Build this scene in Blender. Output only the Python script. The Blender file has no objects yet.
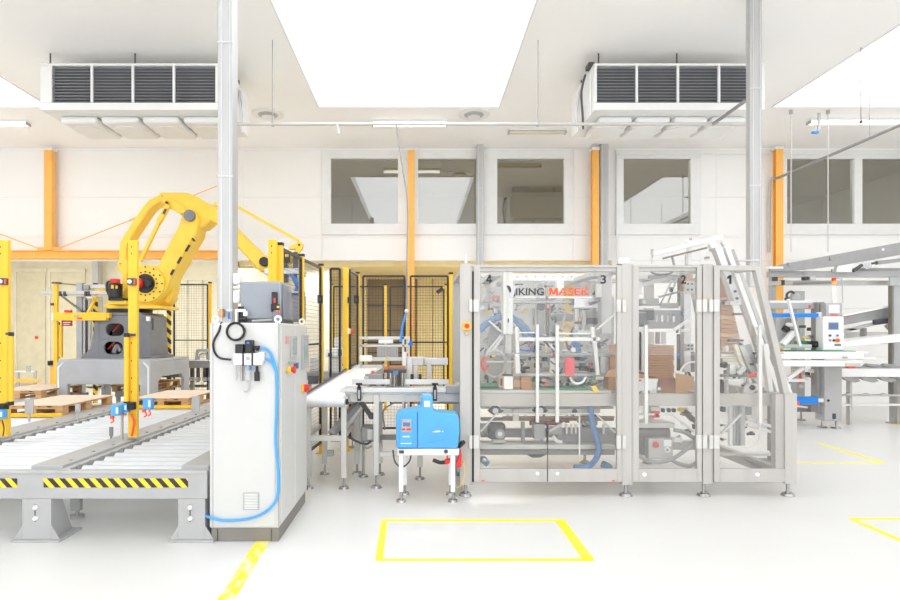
import bpy, math, random
from mathutils import Vector, Matrix
from math import pi, sin, cos, radians as R
SC = bpy.context.scene
COL = SC.collection
# ------------------------------------------------------------------ camera, light, exposure
F, VX, HY, EYE = 600.0, 420.0, 333.0, 1.7       # focal length in pixels, principal point, eye height in metres
cd = bpy.data.cameras.new('camera'); cam = bpy.data.objects.new('camera', cd); COL.objects.link(cam)
cam.location = (0, 0, EYE); cam.rotation_euler = (R(90), 0, 0)
cd.sensor_width = 36; cd.lens = 36*F/900; cd.clip_start = .05; cd.clip_end = 200
cd.shift_x = (450-VX)/900; cd.shift_y = (HY-300)/900
SC.camera = cam
SC.view_settings.view_transform = 'Standard'; SC.view_settings.look = 'None'
SC.view_settings.gamma = 1; SC.view_settings.use_curve_mapping = False
SC.view_settings.exposure = 0.08
w = bpy.data.worlds.new('world'); SC.world = w; w.use_nodes = True
w.node_tree.nodes['Background'].inputs[0].default_value = (.93, .96, 1, 1)
w.node_tree.nodes['Background'].inputs[1].default_value = 2.0
SC.cycles.diffuse_bounces = 7; SC.cycles.max_bounces = 14; SC.cycles.transparent_max_bounces = 24
ZC = 6.08                                         # ceiling height
YW = 14.2                                         # far wall
SKY = [(-10.7, -7.15), (-1.98, 1.55), (6.8, 10.35)]   # skylight openings across the hall
SY0, SY1 = -3.0, 11.63
for i, (a, b) in enumerate(SKY):                  # daylight falling through each skylight
    l = bpy.data.lights.new('skylight_daylight', 'AREA'); l.shape = 'RECTANGLE'
    l.size = b-a-.02; l.size_y = SY1-SY0-.02; l.energy = 168; l.color = (.985, .98, .975)
    o = bpy.data.objects.new('skylight_daylight', l); COL.objects.link(o)
    o.location = ((a+b)/2, (SY0+SY1)/2, ZC+.30)
def lamp(name, size, sy, energy, loc, rot=(0, 0, 0), color=(.97, .98, 1)):
    l = bpy.data.lights.new(name, 'AREA'); l.shape = 'RECTANGLE'; l.size = size; l.size_y = sy; l.energy = energy; l.color = color
    o = bpy.data.objects.new(name, l); COL.objects.link(o); o.location = loc; o.rotation_euler = rot
# added fill light, let in through an invented window band behind the camera
lamp('window_daylight', 23.8, 4.3, 590, (0, -8.3, 3.05), (R(90), 0, 0), (.975, .98, 1))

# ------------------------------------------------------------------ helpers
def P(px, py, Y): return Vector(((px-VX)*Y/F, Y, EYE-(py-HY)*Y/F))
def fx(px, Y): return (px-VX)*Y/F
def fz(py, Y): return EYE-(py-HY)*Y/F
def lin(c): 
    c = c/255
    return c/12.92 if c <= .04045 else ((c+.055)/1.055)**2.4
def col(c): return (lin(c[0]), lin(c[1]), lin(c[2]), 1)
def mat(name, c, rough=.5, metal=0., c2=None, scale=4., bump=0., spec=.5, stretch=None, emit=0.):
    m = bpy.data.materials.new(name); m.use_nodes = True
    nt = m.node_tree; b = nt.nodes['Principled BSDF']
    b.inputs['Base Color'].default_value = col(c); b.inputs['Roughness'].default_value = rough
    b.inputs['Metallic'].default_value = metal; b.inputs['Specular IOR Level'].default_value = spec
    if emit:
        b.inputs['Emission Color'].default_value = col(c); b.inputs['Emission Strength'].default_value = emit
    c2 = c2 or tuple(max(0, v*.955) for v in c)
    tc = nt.nodes.new('ShaderNodeTexCoord'); mp = nt.nodes.new('ShaderNodeMapping')
    nz = nt.nodes.new('ShaderNodeTexNoise'); nz.inputs['Scale'].default_value = scale; nz.inputs['Detail'].default_value = 4
    if stretch: mp.inputs['Scale'].default_value = stretch
    mx = nt.nodes.new('ShaderNodeMix'); mx.data_type = 'RGBA'
    mx.inputs['A'].default_value = col(c); mx.inputs['B'].default_value = col(c2)
    rp = nt.nodes.new('ShaderNodeMapRange'); rp.inputs[1].default_value = .42; rp.inputs[2].default_value = .72
    L = nt.links.new
    L(tc.outputs['Object'], mp.inputs[0]); L(mp.outputs[0], nz.inputs['Vector'])
    L(nz.outputs['Fac'], rp.inputs[0]); L(rp.outputs[0], mx.inputs['Factor']); L(mx.outputs['Result'], b.inputs['Base Color'])
    if bump:
        bp = nt.nodes.new('ShaderNodeBump'); bp.inputs['Strength'].default_value = bump; bp.inputs['Distance'].default_value = .01
        L(nz.outputs['Fac'], bp.inputs['Height']); L(bp.outputs[0], b.inputs['Normal'])
    return m
def glassmat(name, tint, gloss, milk=0., milkcol=(240, 240, 240), rough=.02):
    m = bpy.data.materials.new(name); m.use_nodes = True; nt = m.node_tree; nt.nodes.clear()
    out = nt.nodes.new('ShaderNodeOutputMaterial'); t = nt.nodes.new('ShaderNodeBsdfTransparent'); t.inputs[0].default_value = col(tint)
    g = nt.nodes.new('ShaderNodeBsdfGlossy'); g.inputs['Roughness'].default_value = rough
    mx = nt.nodes.new('ShaderNodeMixShader'); mx.inputs[0].default_value = gloss
    nt.links.new(t.outputs[0], mx.inputs[1]); nt.links.new(g.outputs[0], mx.inputs[2]); last = mx
    if milk:
        d = nt.nodes.new('ShaderNodeBsdfDiffuse'); d.inputs[0].default_value = col(milkcol)
        m2 = nt.nodes.new('ShaderNodeMixShader'); m2.inputs[0].default_value = milk
        nt.links.new(mx.outputs[0], m2.inputs[1]); nt.links.new(d.outputs[0], m2.inputs[2]); last = m2
    nt.links.new(last.outputs[0], out.inputs[0])
    return m
def stripemat(name, c1, c2, period, tilt=1.0, axis='X'):
    m = bpy.data.materials.new(name); m.use_nodes = True; nt = m.node_tree; b = nt.nodes['Principled BSDF']; L = nt.links.new
    b.inputs['Roughness'].default_value = .5
    tc = nt.nodes.new('ShaderNodeTexCoord'); sp = nt.nodes.new('ShaderNodeSeparateXYZ'); L(tc.outputs['Object'], sp.inputs[0])
    a = nt.nodes.new('ShaderNodeMath'); a.operation = 'MULTIPLY'; a.inputs[1].default_value = tilt; L(sp.outputs['Z'], a.inputs[0])
    s = nt.nodes.new('ShaderNodeMath'); s.operation = 'ADD'; L(sp.outputs['X'], s.inputs[0]); L(a.outputs[0], s.inputs[1])
    d = nt.nodes.new('ShaderNodeMath'); d.operation = 'DIVIDE'; d.inputs[1].default_value = period; L(s.outputs[0], d.inputs[0])
    f = nt.nodes.new('ShaderNodeMath'); f.operation = 'FRACT'; L(d.outputs[0], f.inputs[0])
    g = nt.nodes.new('ShaderNodeMath'); g.operation = 'GREATER_THAN'; g.inputs[1].default_value = .5; L(f.outputs[0], g.inputs[0])
    mx = nt.nodes.new('ShaderNodeMix'); mx.data_type = 'RGBA'; mx.inputs['A'].default_value = col(c1); mx.inputs['B'].default_value = col(c2)
    L(g.outputs[0], mx.inputs['Factor']); L(mx.outputs['Result'], b.inputs['Base Color'])
    return m

ORG = {}
class MB:
    """collects shapes in world coordinates, then links them as one mesh object"""
    def __init__(s): s.v = []; s.f = []; s.m = []; s.k = 0
    def mat(s, k): s.k = k; return s
    def _f(s, *fs):
        for f in fs: s.f.append(f); s.m.append(s.k)
    def hexa(s, p):                       # 8 points: bottom 4 ccw, top 4 ccw
        n = len(s.v); s.v += [Vector(q) for q in p]
        s._f((n+3, n+2, n+1, n), (n+4, n+5, n+6, n+7), (n, n+1, n+5, n+4), (n+1, n+2, n+6, n+5), (n+2, n+3, n+7, n+6), (n+3, n, n+4, n+7))
        return s
    def box(s, x0, x1, y0, y1, z0, z1):
        if x0 > x1: x0, x1 = x1, x0
        if y0 > y1: y0, y1 = y1, y0
        if z0 > z1: z0, z1 = z1, z0
        return s.hexa([(x0, y0, z0), (x1, y0, z0), (x1, y1, z0), (x0, y1, z0), (x0, y0, z1), (x1, y0, z1), (x1, y1, z1), (x0, y1, z1)])
    def px(s, a, b, c, d, Y, dep):        # front rectangle as measured at distance Y, then dep metres back
        return s.box(fx(a, Y), fx(b, Y), Y, Y+dep, fz(d, Y), fz(c, Y))
    def bar(s, p, q, w, h, up=(0, 0, 1)):
        p = Vector(p); q = Vector(q); d = (q-p).normalized(); u = Vector(up)
        if abs(d.dot(u)) > .98: u = Vector((0, 1, 0))
        a = d.cross(u).normalized()*w/2; b = a.cross(d).normalized()*h/2
        return s.hexa([p-a-b, p+a-b, q+a-b, q-a-b, p-a+b, p+a+b, q+a+b, q-a+b])
    def cyl(s, p, q, r, n=12, r2=None, cap=True):
        p = Vector(p); q = Vector(q); r2 = r if r2 is None else r2; d = (q-p).normalized()
        u = Vector((0, 0, 1)) if abs(d.z) < .9 else Vector((1, 0, 0))
        a = d.cross(u).normalized(); b = d.cross(a).normalized(); k = len(s.v)
        for i in range(n):
            t = 2*pi*i/n; c = a*cos(t)+b*sin(t); s.v.append(p+c*r); s.v.append(q+c*r2)
        for i in range(n):
            j = (i+1) % n; s._f((k+2*i, k+2*i+1, k+2*j+1, k+2*j))
        if cap: s._f(tuple(k+2*i for i in range(n)), tuple(k+2*i+1 for i in reversed(range(n))))
        return s
    def tube(s, pts, r, n=8, closed=False):
        pts = [Vector(p) for p in pts]; k = len(s.v); N = len(pts); prev = None
        for i, p in enumerate(pts):
            if closed: d = pts[(i+1) % N]-pts[i-1]
            else: d = pts[min(i+1, N-1)]-pts[max(i-1, 0)]
            d.normalize()
            u = Vector((0, 0, 1)) if abs(d.z) < .95 else Vector((0, 1, 0))
            if prev is None: a = d.cross(u).normalized()
            else:
                a = prev-d*prev.dot(d); a.normalize()
            prev = a; b = d.cross(a)
            for j in range(n):
                t = 2*pi*j/n; s.v.append(p+(a*cos(t)+b*sin(t))*r)
        for i in range(N if closed else N-1):
            i2 = (i+1) % N
            for j in range(n):
                j2 = (j+1) % n; s._f((k+i*n+j, k+i2*n+j, k+i2*n+j2, k+i*n+j2))
        if not closed: s._f(tuple(k+j for j in range(n)), tuple(k+(N-1)*n+j for j in reversed(range(n))))
        return s
    def spline(s, pts, r, n=8, step=6):    # smooth tube through points
        pts = [Vector(p) for p in pts]; o = []
        for i in range(len(pts)-1):
            p0 = pts[max(i-1, 0)]; p1 = pts[i]; p2 = pts[i+1]; p3 = pts[min(i+2, len(pts)-1)]
            for j in range(step):
                t = j/step; o.append(.5*((2*p1)+(p2-p0)*t+(2*p0-5*p1+4*p2-p3)*t*t+(3*p1-p0-3*p2+p3)*t**3))
        o.append(pts[-1]); return s.tube(o, r, n)
    def prism(s, pts, y0, y1):             # outline in (x, z), run from y0 to y1
        n = len(pts); k = len(s.v); ar = sum(pts[i][0]*pts[(i+1) % n][1]-pts[(i+1) % n][0]*pts[i][1] for i in range(n))
        if ar < 0: pts = pts[::-1]
        for y in (y0, y1): s.v += [Vector((x, y, z)) for x, z in pts]
        s._f(tuple(k+i for i in range(n)), tuple(k+n+i for i in reversed(range(n))))
        for i in range(n):
            j = (i+1) % n; s._f((k+i, k+n+i, k+n+j, k+j))
        return s
    def pxprism(s, pts, Y, dep): return s.prism([(fx(a, Y), fz(b, Y)) for a, b in pts], Y, Y+dep)
    def prismx(s, pts, x0, x1):            # outline in (y, z), run along x
        n = len(pts); k = len(s.v); ar = sum(pts[i][0]*pts[(i+1) % n][1]-pts[(i+1) % n][0]*pts[i][1] for i in range(n))
        if ar < 0: pts = pts[::-1]
        for x in (x1, x0): s.v += [Vector((x, y, z)) for y, z in pts]
        s._f(tuple(k+i for i in range(n)), tuple(k+n+i for i in reversed(range(n))))
        for i in range(n):
            j = (i+1) % n; s._f((k+i, k+n+i, k+n+j, k+j))
        return s
    def plate_hole(s, x0, x1, z0, z1, hx0, hx1, hz0, hz1, y0, y1, rad=.3, seg=4):   # plate with one rounded hole through it
        hole = []
        r = min(hx1-hx0, hz1-hz0)/2*rad*2
        r = min(r, (hx1-hx0)/2*.999, (hz1-hz0)/2*.999)
        for cx, cz, t0 in ((hx1-r, hz1-r, 0), (hx0+r, hz1-r, pi/2), (hx0+r, hz0+r, pi), (hx1-r, hz0+r, 1.5*pi)):
            for i in range(seg+1):
                t = t0+pi/2*i/seg; hole.append((cx+r*cos(t), cz+r*sin(t), int(t0/(pi/2)+.5), i))
        cor = [(x1, z1), (x0, z1), (x0, z0), (x1, z0)]
        k = len(s.v); n = len(hole)
        for y in (y0, y1):
            s.v += [Vector((h[0], y, h[1])) for h in hole]; s.v += [Vector((c[0], y, c[1])) for c in cor]
        M = n+4
        for i in range(n):
            j = (i+1) % n; c = hole[i][2]; c2 = hole[j][2]
            if c == c2: s._f((k+i, k+j, k+n+c), (k+M+j, k+M+i, k+M+n+c))
            else: s._f((k+i, k+j, k+n+c2, k+n+c), (k+M+j, k+M+i, k+M+n+c, k+M+n+c2))
            s._f((k+j, k+i, k+M+i, k+M+j))
        for c in range(4):
            d = (c+1) % 4; s._f((k+n+c, k+n+d, k+M+n+d, k+M+n+c))
        return s
    def sphere(s, c, r, sz=1., n=12, m=8):
        c = Vector(c); k = len(s.v); s.v.append(c+Vector((0, 0, r*sz)))
        for i in range(1, m):
            for j in range(n):
                a = pi*i/m; t = 2*pi*j/n; s.v.append(c+Vector((r*sin(a)*cos(t), r*sin(a)*sin(t), r*sz*cos(a))))
        s.v.append(c-Vector((0, 0, r*sz))); e = len(s.v)-1
        for j in range(n):
            j2 = (j+1) % n; s._f((k, k+1+j, k+1+j2), (e, e-n+j2, e-n+j))
            for i in range(m-2): s._f((k+1+i*n+j, k+1+(i+1)*n+j, k+1+(i+1)*n+j2, k+1+i*n+j2))
        return s
    def to(s, name, mt, parent=None, bev=0., seg=2, label=None, kind=None):
        me = bpy.data.meshes.new(name); o = Vector(ORG.get(parent.name, (0, 0, 0))) if parent else Vector((0, 0, 0))
        me.from_pydata([v-o for v in s.v], [], s.f)
        mts = mt if isinstance(mt, (list, tuple)) else [mt]
        for q in mts: me.materials.append(q)
        for p, k in zip(me.polygons, s.m): p.material_index = k
        me.polygons.foreach_set('use_smooth', [True]*len(me.polygons)); me.update()
        me.set_sharp_from_angle(angle=R(38))
        ob = bpy.data.objects.new(name, me); COL.objects.link(ob)
        if parent: ob.parent = parent; ORG[ob.name] = o
        else: ORG[ob.name] = Vector((0, 0, 0))
        if bev:
            b = ob.modifiers.new('bevel', 'BEVEL'); b.width = bev; b.segments = seg; b.limit_method = 'ANGLE'; b.angle_limit = R(50)
            b.harden_normals = False
        if label: ob['label'] = label
        if kind: ob['kind'] = kind
        return ob
def thing(name, label, cat, loc, group=None):
    o = bpy.data.objects.new(name, None); COL.objects.link(o); o.location = loc; o.empty_display_size = .1
    ORG[o.name] = Vector(loc); o['label'] = label; o['category'] = cat
    if group: o['group'] = group
    return o
def tag(o, label, cat, group=None, kind=None):
    o['label'] = label; o['category'] = cat
    if group: o['group'] = group
    if kind: o['kind'] = kind
    return o
def struct(o): o['kind'] = 'structure'; return o
def sroot(name, loc=(0, 0, 0)):
    o = bpy.data.objects.new(name, None); COL.objects.link(o); o.location = loc; ORG[o.name] = Vector(loc); o['kind'] = 'structure'; return o
def rep(ob, d, name=None):                # another of the same part, shifted by d, sharing its mesh
    c = ob.copy(); COL.objects.link(c); c.location = Vector(ob.location)+Vector(d); ORG[c.name] = ORG[ob.name]; return c
def copy_tree(root, loc, label=None):
    r = root.copy(); COL.objects.link(r); r.location = loc; ORG[r.name] = Vector(loc)
    if label: r['label'] = label
    for ch in [o for o in bpy.data.objects if o.parent == root]:
        c = ch.copy(); COL.objects.link(c); c.parent = r
        for g in [o for o in bpy.data.objects if o.parent == ch]:
            d = g.copy(); COL.objects.link(d); d.parent = c
    return r
def text(body, x0, x1, z0, z1, y, mt, name, parent, bold=.0, depth=.0015, rot=None):
    cu = bpy.data.curves.new(name, 'FONT'); cu.body = body; cu.extrude = depth; cu.offset = bold; cu.size = 1; cu.resolution_u = 3
    t = bpy.data.objects.new(name+'_tmp', cu); COL.objects.link(t)
    dg = bpy.context.evaluated_depsgraph_get(); dg.update()
    me = bpy.data.meshes.new_from_object(t.evaluated_get(dg)); bpy.data.objects.remove(t)
    xs = [v.co.x for v in me.vertices]; ys = [v.co.y for v in me.vertices]
    ax, bx, ay, by = min(xs), max(xs), min(ys), max(ys); o = ORG[parent.name]
    for v in me.vertices:
        X = x0+(v.co.x-ax)/(bx-ax)*(x1-x0); Z = z0+(v.co.y-ay)/(by-ay)*(z1-z0); Yy = y-v.co.z
        q = Vector((X, Yy, Z))
        v.co = q-o
    me.materials.clear(); me.materials.append(mt)
    ob = bpy.data.objects.new(name, me); COL.objects.link(ob); ob.parent = parent; ORG[ob.name] = o
    return ob

# ------------------------------------------------------------------ materials
WALL = mat('wall_panel_white', (246, 245, 243), .55, scale=.7, c2=(244, 243, 241))
CEIL = mat('ceiling_white', (252, 251, 249), .6, scale=.5, c2=(250, 249, 247))
TAN = mat('tan_wall', (228, 210, 156), .6)
CREAM = mat('cream_panel', (232, 226, 205), .6)
CREAM2 = mat('cream_door', (224, 216, 188), .6)
BEIGE = mat('mezzanine_beige', (205, 198, 176), .7)
HANDLE = mat('handle_grey_white', (212, 211, 207), .4)
CABW = mat('cabinet_white', (208, 208, 206), .4, c2=(206, 206, 204))
WHITE = mat('white_paint', (236, 236, 235), .35, c2=(232, 232, 230))
BELT = mat('white_belt', (250, 249, 247), .5)
STEEL = mat('satin_steel', (204, 203, 200), .42, .3, scale=3, stretch=(1, 1, .2))
FRAME = mat('machine_frame_steel', (190, 187, 183), .5, .1, scale=6, stretch=(1, 1, .1))
ALU = mat('aluminium', (210, 211, 212), .35, .35, scale=5)
CHROME = mat('bright_steel', (178, 178, 178), .25, .7)
GALV = mat('galvanised_steel', (190, 190, 189), .45, .2, c2=(178, 178, 178), scale=7, stretch=(1, 1, .15))
ROLL = mat('zinc_roller', (214, 217, 220), .35, .3, scale=3)
GREY = mat('light_grey_paint', (178, 179, 179), .42, scale=3)
PLINTH = mat('silver_grey_paint', (184, 186, 190), .4)
CAST = mat('dark_grey_casting', (128, 130, 136), .5, scale=6)
HOOD = mat('blue_grey_hood', (150, 155, 163), .55)
YEL = mat('safety_yellow', (248, 202, 58), .45, c2=(245, 197, 50))
ROBO = mat('robot_yellow', (250, 212, 76), .42, c2=(247, 205, 62))
ORG_ = mat('orange_steel', (255, 190, 92), .5)
BLUE = mat('blue_plastic', (84, 172, 228), .4)
HOSE = mat('blue_hose', (72, 165, 250), .35)
DUCT = mat('dusty_blue_hose', (94, 138, 190), .5)
VIVID = mat('vivid_blue_paint', (20, 135, 235), .4)
BLACK = mat('black_plastic', (34, 34, 38), .45)
DARK = mat('dark_steel', (78, 79, 84), .5, .2)
MID = mat('mid_grey_metal', (158, 158, 158), .5, .2, scale=8)
BRONZE = mat('plinth_grey_brown', (138, 134, 128), .5, .2)
WOOD = mat('pallet_wood', (214, 172, 124), .75, c2=(186, 142, 98), scale=9, stretch=(.3, 3, 3), bump=.15)
SHEET = mat('kraft_sheet', (236, 216, 194), .8)
CARD = mat('brown_card', (188, 140, 102), .8, c2=(172, 124, 88))
CARD2 = mat('pale_card', (214, 170, 130), .8)
RED = mat('red_plastic', (232, 52, 52), .4)
PINK = mat('red_card', (240, 98, 108), .6)
ORANGE = mat('orange_red', (255, 98, 48), .5)
MAROON = mat('dark_red_sign', (170, 60, 45), .6)
LETTER = mat('charcoal_letters', (52, 52, 62), .5)
NUMB = mat('black_number', (28, 28, 32), .5)
LOGOR = mat('orange_letters', (255, 92, 40), .5)
HORN = mat('horn_grey', (206, 206, 212), .5)
PAPER = mat('white_label', (250, 250, 250), .6)
SCREEN = mat('grey_screen', (160, 176, 178), .2)
SCRBLUE = mat('blue_screen', (96, 120, 165), .2)
GREEN = mat('green_plastic', (70, 150, 110), .5)
LOUVRE = mat('dark_louvre', (150, 151, 156), .5, .2)
COIL = mat('coil_shadow', (120, 120, 124), .7)  # one even grey for the coil behind the slats
WORN = mat('worn_floor_tape', (255, 240, 40), .5, c2=(236, 234, 215), scale=13, stretch=(1, .5, 1))
TAPE = mat('floor_tape_yellow', (255, 240, 40), .5, c2=(255, 244, 95), scale=6)
COPPER = mat('copper', (215, 160, 110), .35, .5)
TRANS = glassmat('clear_plastic', (250, 250, 250), .1, .25)
TUBE = mat('lit_tube', (255, 253, 248), .4, emit=2.0)
PANE = glassmat('window_glass', (225, 226, 222), .2)
ROOFPANE = glassmat('skylight_glass', (252, 252, 252), .05)
DOORPANE = glassmat('clear_guard_panel', (250, 250, 249), .03, .035, (240, 238, 235))
HAZ = stripemat('hazard_stripes', (255, 215, 40), (48, 46, 50), .098, .9)
HAZV = stripemat('hazard_stripes_upright', (255, 215, 40), (48, 46, 50), .2, 1.0)
# ceiling, floor
FLOOR = mat('white_epoxy_floor', (224, 224, 222), .32, scale=.5, c2=(220, 219, 216))
# ------------------------------------------------------------------ the hall
XL, XR, YB = -13.0, 13.0, -8.0
YR = 19.4                                          # back of the recess under the upper floor
struct(MB().box(XL-.3, XR+.3, YB-.3, YR+.3, -.2, 0).to('floor', FLOOR))
m = MB()
xs = [XL-.3]+[v for s in SKY for v in s]+[XR+.3]
for i in range(0, len(xs), 2): m.box(xs[i], xs[i+1], YB-.3, YW+.2, ZC, ZC+.25)
for a, b in SKY:
    m.box(a, b, YB-.3, SY0, ZC, ZC+.25); m.box(a, b, SY1, YW+.2, ZC, ZC+.25)
struct(m.to('ceiling', CEIL))
for i, (a, b) in enumerate(SKY):                  # skylights: kerb frame and clear sheet
    s = sroot('skylight_%d' % (i+1), ((a+b)/2, SY1, ZC))
    t = .03
    for bx in ((a, a+t, SY0, SY1), (b-t, b, SY0, SY1), (a+t, b-t, SY0, SY0+t), (a+t, b-t, SY1-t, SY1)):
        MB().box(*bx, ZC-.012, ZC+.26).to('frame', WHITE, s)
    MB().box(a+t, b-t, SY0+t, SY1-t, ZC+.2, ZC+.212).to('pane', ROOFPANE, s)
struct(MB().box(XL-.25, XL, YB, YR, 0, ZC).to('wall_left', WALL))
struct(MB().box(XR, XR+.25, YB, YR, 0, ZC).to('wall_right', WALL))
struct(MB().box(XL, XR, YB-.25, YB, 0, .85).box(XL, XR, YB-.25, YB, 5.25, ZC).box(XL, -12, YB-.25, YB, .85, 5.25).box(12, XR, YB-.25, YB, .85, 5.25).to('wall_front', WALL))
wf = sroot('window_4', (0, YB, .85))  # unseen window band, added so the fill light can enter
for k in range(9): MB().box(-12+k*3-.04, -12+k*3+.04, YB-.2, YB-.1, .85, 5.25).to('mullion', WHITE, wf)
for k in range(8): MB().box(-12+k*3+.04, -12+(k+1)*3-.04, YB-.155, YB-.145, .85, 5.25).to('pane', ROOFPANE, wf)
for z in (.85, 5.17): MB().box(-12, 12, YB-.22, YB-.08, z, z+.08).to('frame', WHITE, wf)
# far wall: panels clad on a backing, with the window band left open
wb = sroot('wall_back', (0, YW, 0))
ZR = 3.42; XRE = fx(612, YW)                        # soffit height and right end of the recess
wz0, wz1 = fz(235, YW), fz(150.5, YW)
bands = [(fx(322, YW), fx(573, YW)), (fx(615, YW), fx(700, YW)), (fx(780, YW), fx(936, YW))]
def openings(x0, x1): return any(x0 < b-.01 and x1 > a+.01 for a, b in bands)
vx = sorted(set([XL, fx(243, YW), XRE, fx(716, YW), XR]+[v for b in bands for v in b]))
rows = [(0, 1.14), (1.14, 2.28), (2.28, ZR), (ZR, wz0), (wz0, 4.91), (4.91, wz1), (wz1, ZC)]
g = .0022
for x0, x1 in zip(vx, vx[1:]):
    for z0, z1 in rows:
        if z1 <= ZR+.001 and x1 <= XRE+.001: continue
        if z0 >= wz0-.001 and z1 <= wz1+.001 and openings(x0, x1): continue
        MB().box(x0+g, x1-g, YW, YW+.06, z0+g*.7, z1-g*.7).to('wall_panel', WALL, wb, .002, 1)
for x0, x1 in zip(vx, vx[1:]):                      # backing
    m = MB(); ok = 0
    if x0 >= XRE-.001: m.box(x0, x1, YW+.06, YW+.2, 0, ZR); ok = 1
    m.box(x0, x1, YW+.06, YW+.2, ZR, wz0)
    m.box(x0, x1, YW+.06, YW+.2, wz1, ZC)
    if not openings(x0, x1): m.box(x0, x1, YW+.06, YW+.2, wz0, wz1)
    m.to('wall_backing', WALL, wb)
# small sill flashing under the upper panels
MB().box(XL, XR, YW-.02, YW, wz0-.055, wz0-.03).to('trim_sill', WALL, wb)
# windows of the upper floor
def window(n, band, panes):
    s = sroot('window_%d' % n, ((band[0]+band[1])/2, YW, wz0))
    zt, zb = fz(159, YW), fz(224, YW)
    MB().box(*band, YW-.05, YW+.1, zt, wz1).to('frame', WHITE, s, .006)
    MB().box(*band, YW-.05, YW+.1, wz0, zb).to('frame', WHITE, s, .006)
    e = [band[0]]+[v for p in panes for v in (fx(p[0], YW), fx(p[1], YW))]+[band[1]]
    for i in range(0, len(e), 2): MB().box(e[i], e[i+1], YW-.05, YW+.1, zb, zt).to('mullion', WHITE, s, .006)
    for p in panes:
        a, b = fx(p[0], YW), fx(p[1], YW)
        MB().box(a, b, YW+.02, YW+.03, zb, zt).to('pane', PANE, s)
        MB().box(a, b, YW-.005, YW+.02, zt-.025, zt).to('glazing_bead', MID, s)
window(1, bands[0], [(331, 398), (418, 476), (497, 564)])
window(2, bands[1], [(623, 690)])
window(3, bands[2], [(786, 853), (861, 927)])
# rooms behind the windows and the recess below
XM = fx(237, YW)
struct(MB().box(XM, XR, YW+.2, YR+.2, ZR, ZR+.13).to('ceiling_recess', [TAN]))
struct(MB().box(XL, XM-.05, YW+.2, YR+.2, 4.2, 4.33).to('ceiling_recess', CREAM)); struct(MB().box(XM-.05, XM, YW+.2, YR+.2, ZR, 4.33).to('wall_recess_side', CREAM))
m = MB()
m.box(XL, XR, YR, YR+.2, 0, ZC)
struct(m.to('wall_recess', [TAN]))
struct(MB().box(XM, XR, YR-.06, YR, ZR+.13, ZC).to('wall_mezzanine', BEIGE))
struct(MB().box(XL, XR, YW+.2, YR, ZC, ZC+.15).to('ceiling_mezzanine', BEIGE))
struct(MB().box(XRE, XRE+.15, YW+.2, YR, 0, ZR).to('wall_recess_side', TAN))
# cream panelled doors and partition inside the recess, left
cr = sroot('wall_partition', (fx(50, 18.6), 18.6, 0))
Yp = 18.6
MB().px(-120, 96, 253, 386.5, Yp, .3).to('partition', CREAM, cr)
for a, b in ((16, 45), (50, 85), (-30, 8)):
    MB().px(a, b, 272, 384, Yp-.05, .05).to('door_leaf', CREAM2, cr, .01)
    MB().px(a-2.5, a, 269, 384, Yp-.09, .09).to('door_post', CREAM, cr)
    MB().px(a, b, 268.5, 272, Yp-.09, .09).to('door_head', CREAM, cr)
MB().px(92, 97.5, 252, 386, Yp-.4, .3).to('post', GALV, cr)
MB().px(97.5, 236, 253, 280, Yp+.2, .2).to('panel', CREAM, cr)
for k in range(9): MB().px(98+k*15, 112.6+k*15, 280, 385, Yp+.25, .2).to('panel', CREAM, cr, .02)
struct(MB().box(XM, XRE, YW+.2, YW+.28, fz(266.5, YW+.2), ZR).to('trim_fascia', TAN))
# centre of the recess: white pier, tan jambs and a dark doorway
pr = sroot('wall_pier', (fx(318, 15), 15, 0))
MB().px(303, 329, 262.5, 391, 15.2, .5).to('pier', CREAM, pr)
MB().px(238, 303, 268, 391, 16.0, .3).to('pier_return', CREAM, pr)
dr = sroot('door_1', (fx(386, 19), 19, 0))
MB().px(358, 366.5, 275, 386, 18.8, .6).to('jamb', TAN, dr)
MB().px(406, 414, 275, 386, 18.8, .6).to('jamb', TAN, dr)
MB().px(366.5, 406, 277, 385.5, 19.25, .1).to('door_leaf', mat('brown_door', (150, 132, 98), .6), dr)  # flat brown panel painted as the dark inside of the open doorway
for y in (305, 330, 352): MB().px(367, 405.5, y, y+1.2, 19.2, .06).to('door_rail', DARK, dr)
MB().px(330, 612, 269, 272, 17, .2).to('lintel', CREAM, dr)
for k in range(12): MB().px(417+k*16, 432.6+k*16, 277, 386, 19.1, .15).to('panel', TAN, dr, .02)

# hidden lamps added to brighten the recess and the upper rooms
def fill_strip_lamp(name, label, x, y, z, L, e):
    t = thing(name, label, 'light', (x, y, z-.1), 'strip lamps behind the far wall')
    MB().box(x-L/2, x+L/2, y-.08, y+.08, z-.05, z).to('housing', WHITE, t, .006); MB().cyl((x-L/2+.02, y, z-.075), (x+L/2-.02, y, z-.075), .02, 10).to('tube', TUBE, t)
    lamp('strip_lamp_light', L, .15, e, (x, y, z-.12))
for x, lb in ((-9.6, 'strip lamp under the recess soffit at the far left'), (-6.2, 'strip lamp under the recess soffit behind the robot'), (-2.1, 'strip lamp under the recess soffit above the white pier'), (1.2, 'strip lamp under the recess soffit above the dark doorway')):
    fill_strip_lamp('strip_lamp', lb, x, 14.72, 4.2 if x < -4 else ZR, 2.2, 85 if x < -4 else 45 if x < 0 else 125)
for x, lb in ((-1.2, 'strip lamp seen through the upper window left of the orange column'), (2.4, 'strip lamp seen through the third upper pane'), (5.6, 'strip lamp seen through the single upper window'), (9.6, 'strip lamp seen through the right upper windows')):
    fill_strip_lamp('strip_lamp', lb, x, 14.75, ZC, 2.0, 22)

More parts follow.
